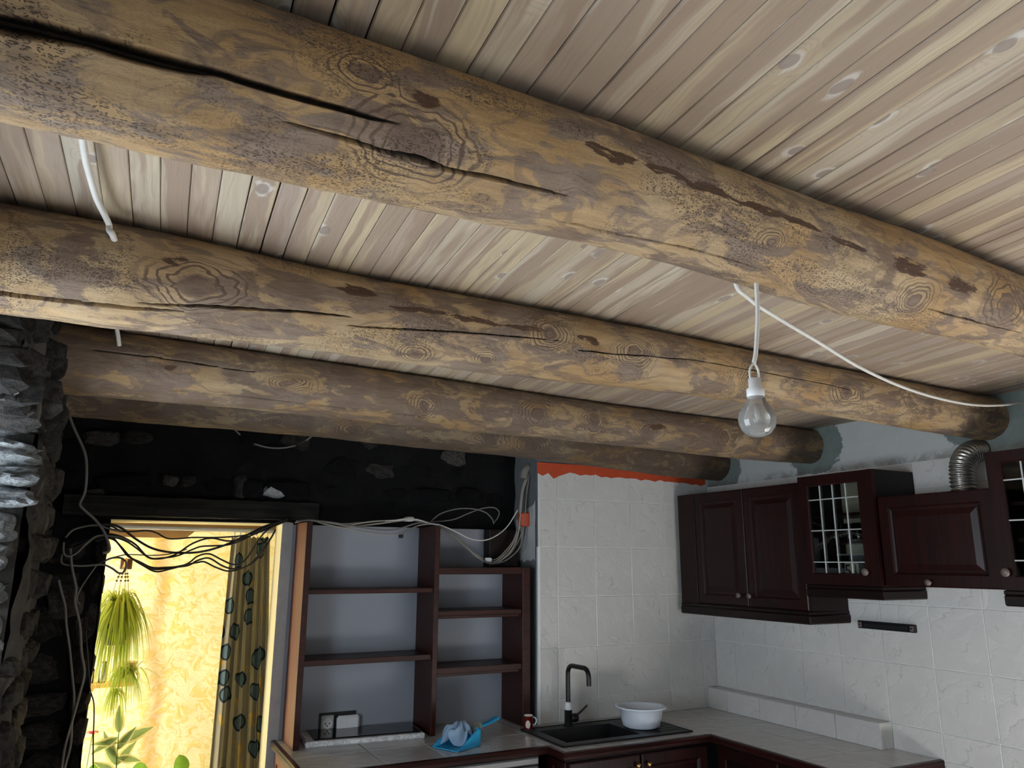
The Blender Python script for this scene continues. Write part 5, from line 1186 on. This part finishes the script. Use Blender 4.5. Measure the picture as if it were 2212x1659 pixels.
# variegated plant rising from below
def leaf_shape(L, Wd, fold=.15, droop=.2, n=10, round_=False):
    vs = []; uv = []; fs = []
    for i in range(n+1):
        t_ = i/n; w = Wd*(math.sin(PI*min(1,t_**.8)) if not round_ else math.sqrt(max(0,1-(2*t_-1)**2)))
        z = -droop*L*t_*t_
        for k, s_ in enumerate((-1,-.5,0,.5,1)): vs.append((w/2*s_, L*t_, z+abs(s_)*fold*w)); uv.append(((s_+1)/2, t_))
    for i in range(n):
        for k in range(4): fs.append((i*5+k, i*5+k+1, (i+1)*5+k+1, (i+1)*5+k))
    me = bpy.data.meshes.new('leaf'); me.from_pydata(vs, [], fs); l = me.uv_layers.new(name='UVMap'); l.data.foreach_set('uv', np.array([uv[v] for q in fs for v in q]).ravel())
    me.polygons.foreach_set('use_smooth', [True]*len(fs)); me.update(); return me
def plant(name, label, base, stems, me, mat, rs, n, Ls):
    T = thing(name, label, 'plant', base); me.materials.append(mat)
    for s_ in stems:
        mb = MB(); P = spline(s_, 5); mb.tube(P, [.005*(1-.5*i/len(P)) for i in range(len(P))], 7); obj('stem', mb, M['leaf_green'], T)
        for k in range(n):
            t_ = .35+.65*(k+1.0)/n; q = P[min(len(P)-1, int(t_*(len(P)-1)))]
            o = link('leaf', me, None, T); a = math.radians((25 if k % 2 else 155)+rs.uniform(-45,45)+(60 if k == n-1 else 0)*(1 if k % 2 else -1))
            Yv = Vector((math.cos(a), rs.uniform(-.5,.5), math.sin(a)*.9-.1)).normalized(); Zv = Vector((rs.uniform(-.5,.5),-1,rs.uniform(.0,.9)))
            Xv = Yv.cross(Zv).normalized(); Zv = Xv.cross(Yv); sc = rs.uniform(*Ls)
            mm = Matrix((Xv*sc, Yv*sc, Zv*sc)).transposed().to_4x4(); mm.translation = q; o.matrix_local = mm
    return T
rs3 = random.Random(9)
plant('variegated_plant', 'tall plant with cream-edged grey-green leaves in the doorway', (-3.335,1.2,.10), [[(0,0,0),(.01,0,.3),(-.005,0,.55),(-.012,0,.72)]], leaf_shape(.17,.062,.18,.18), M['leaf_var'], rs3, 16, (.8,1.15))
plant('broad_leaved_plant', 'low plant with rounded fresh green leaves at the foot of the doorway', (-3.30,1.25,.10), [[(0,0,0),(.03,0,.25),(.05,0,.46)],[(-.12,0,0),(-.15,0,.25),(-.17,0,.48)],[(.10,.1,0),(.22,.1,.25),(.32,.1,.44)]], leaf_shape(.10,.085,.2,.3,10,True), M['leaf_green'], rs3, 5, (.8,1.1))
mb = MB(); mb.box(-.55,.55,-.22,.22,-.03,0,.004)
for sx in (-.5,.5):
    for sy in (-.17,.17): mb.box(sx-.02,sx+.02,sy-.02,sy+.02,-.095,-.03)
tag(obj('plant_stand', mb, M['oak'], None, (-3.25,1.23,.098)), 'low wooden stand under the plants in the sunny room', 'stand')
mb = MB()
for k in range(9):
    a = k*.7; leaf_blade(mb, [(0,0,0),(.02*math.cos(a),.02*math.sin(a),.012),(.034*math.cos(a),.034*math.sin(a),.004)], .022)
fl = tag(obj('pink_flower', mb, plain('pink_petals',(222,96,110),.7), None, (-3.478,1.22,.825), False), 'pink flower head at the edge of the bright doorway', 'flower')
mb = MB(); mb.tube([(0,0,0),(-.02,.0,-.35),(-.02,0,-.725)], .002, 6); obj('stem', mb, M['leaf_green'], fl)

# parents first: rotations above are local, nothing else to do
bpy.context.view_layer.update()
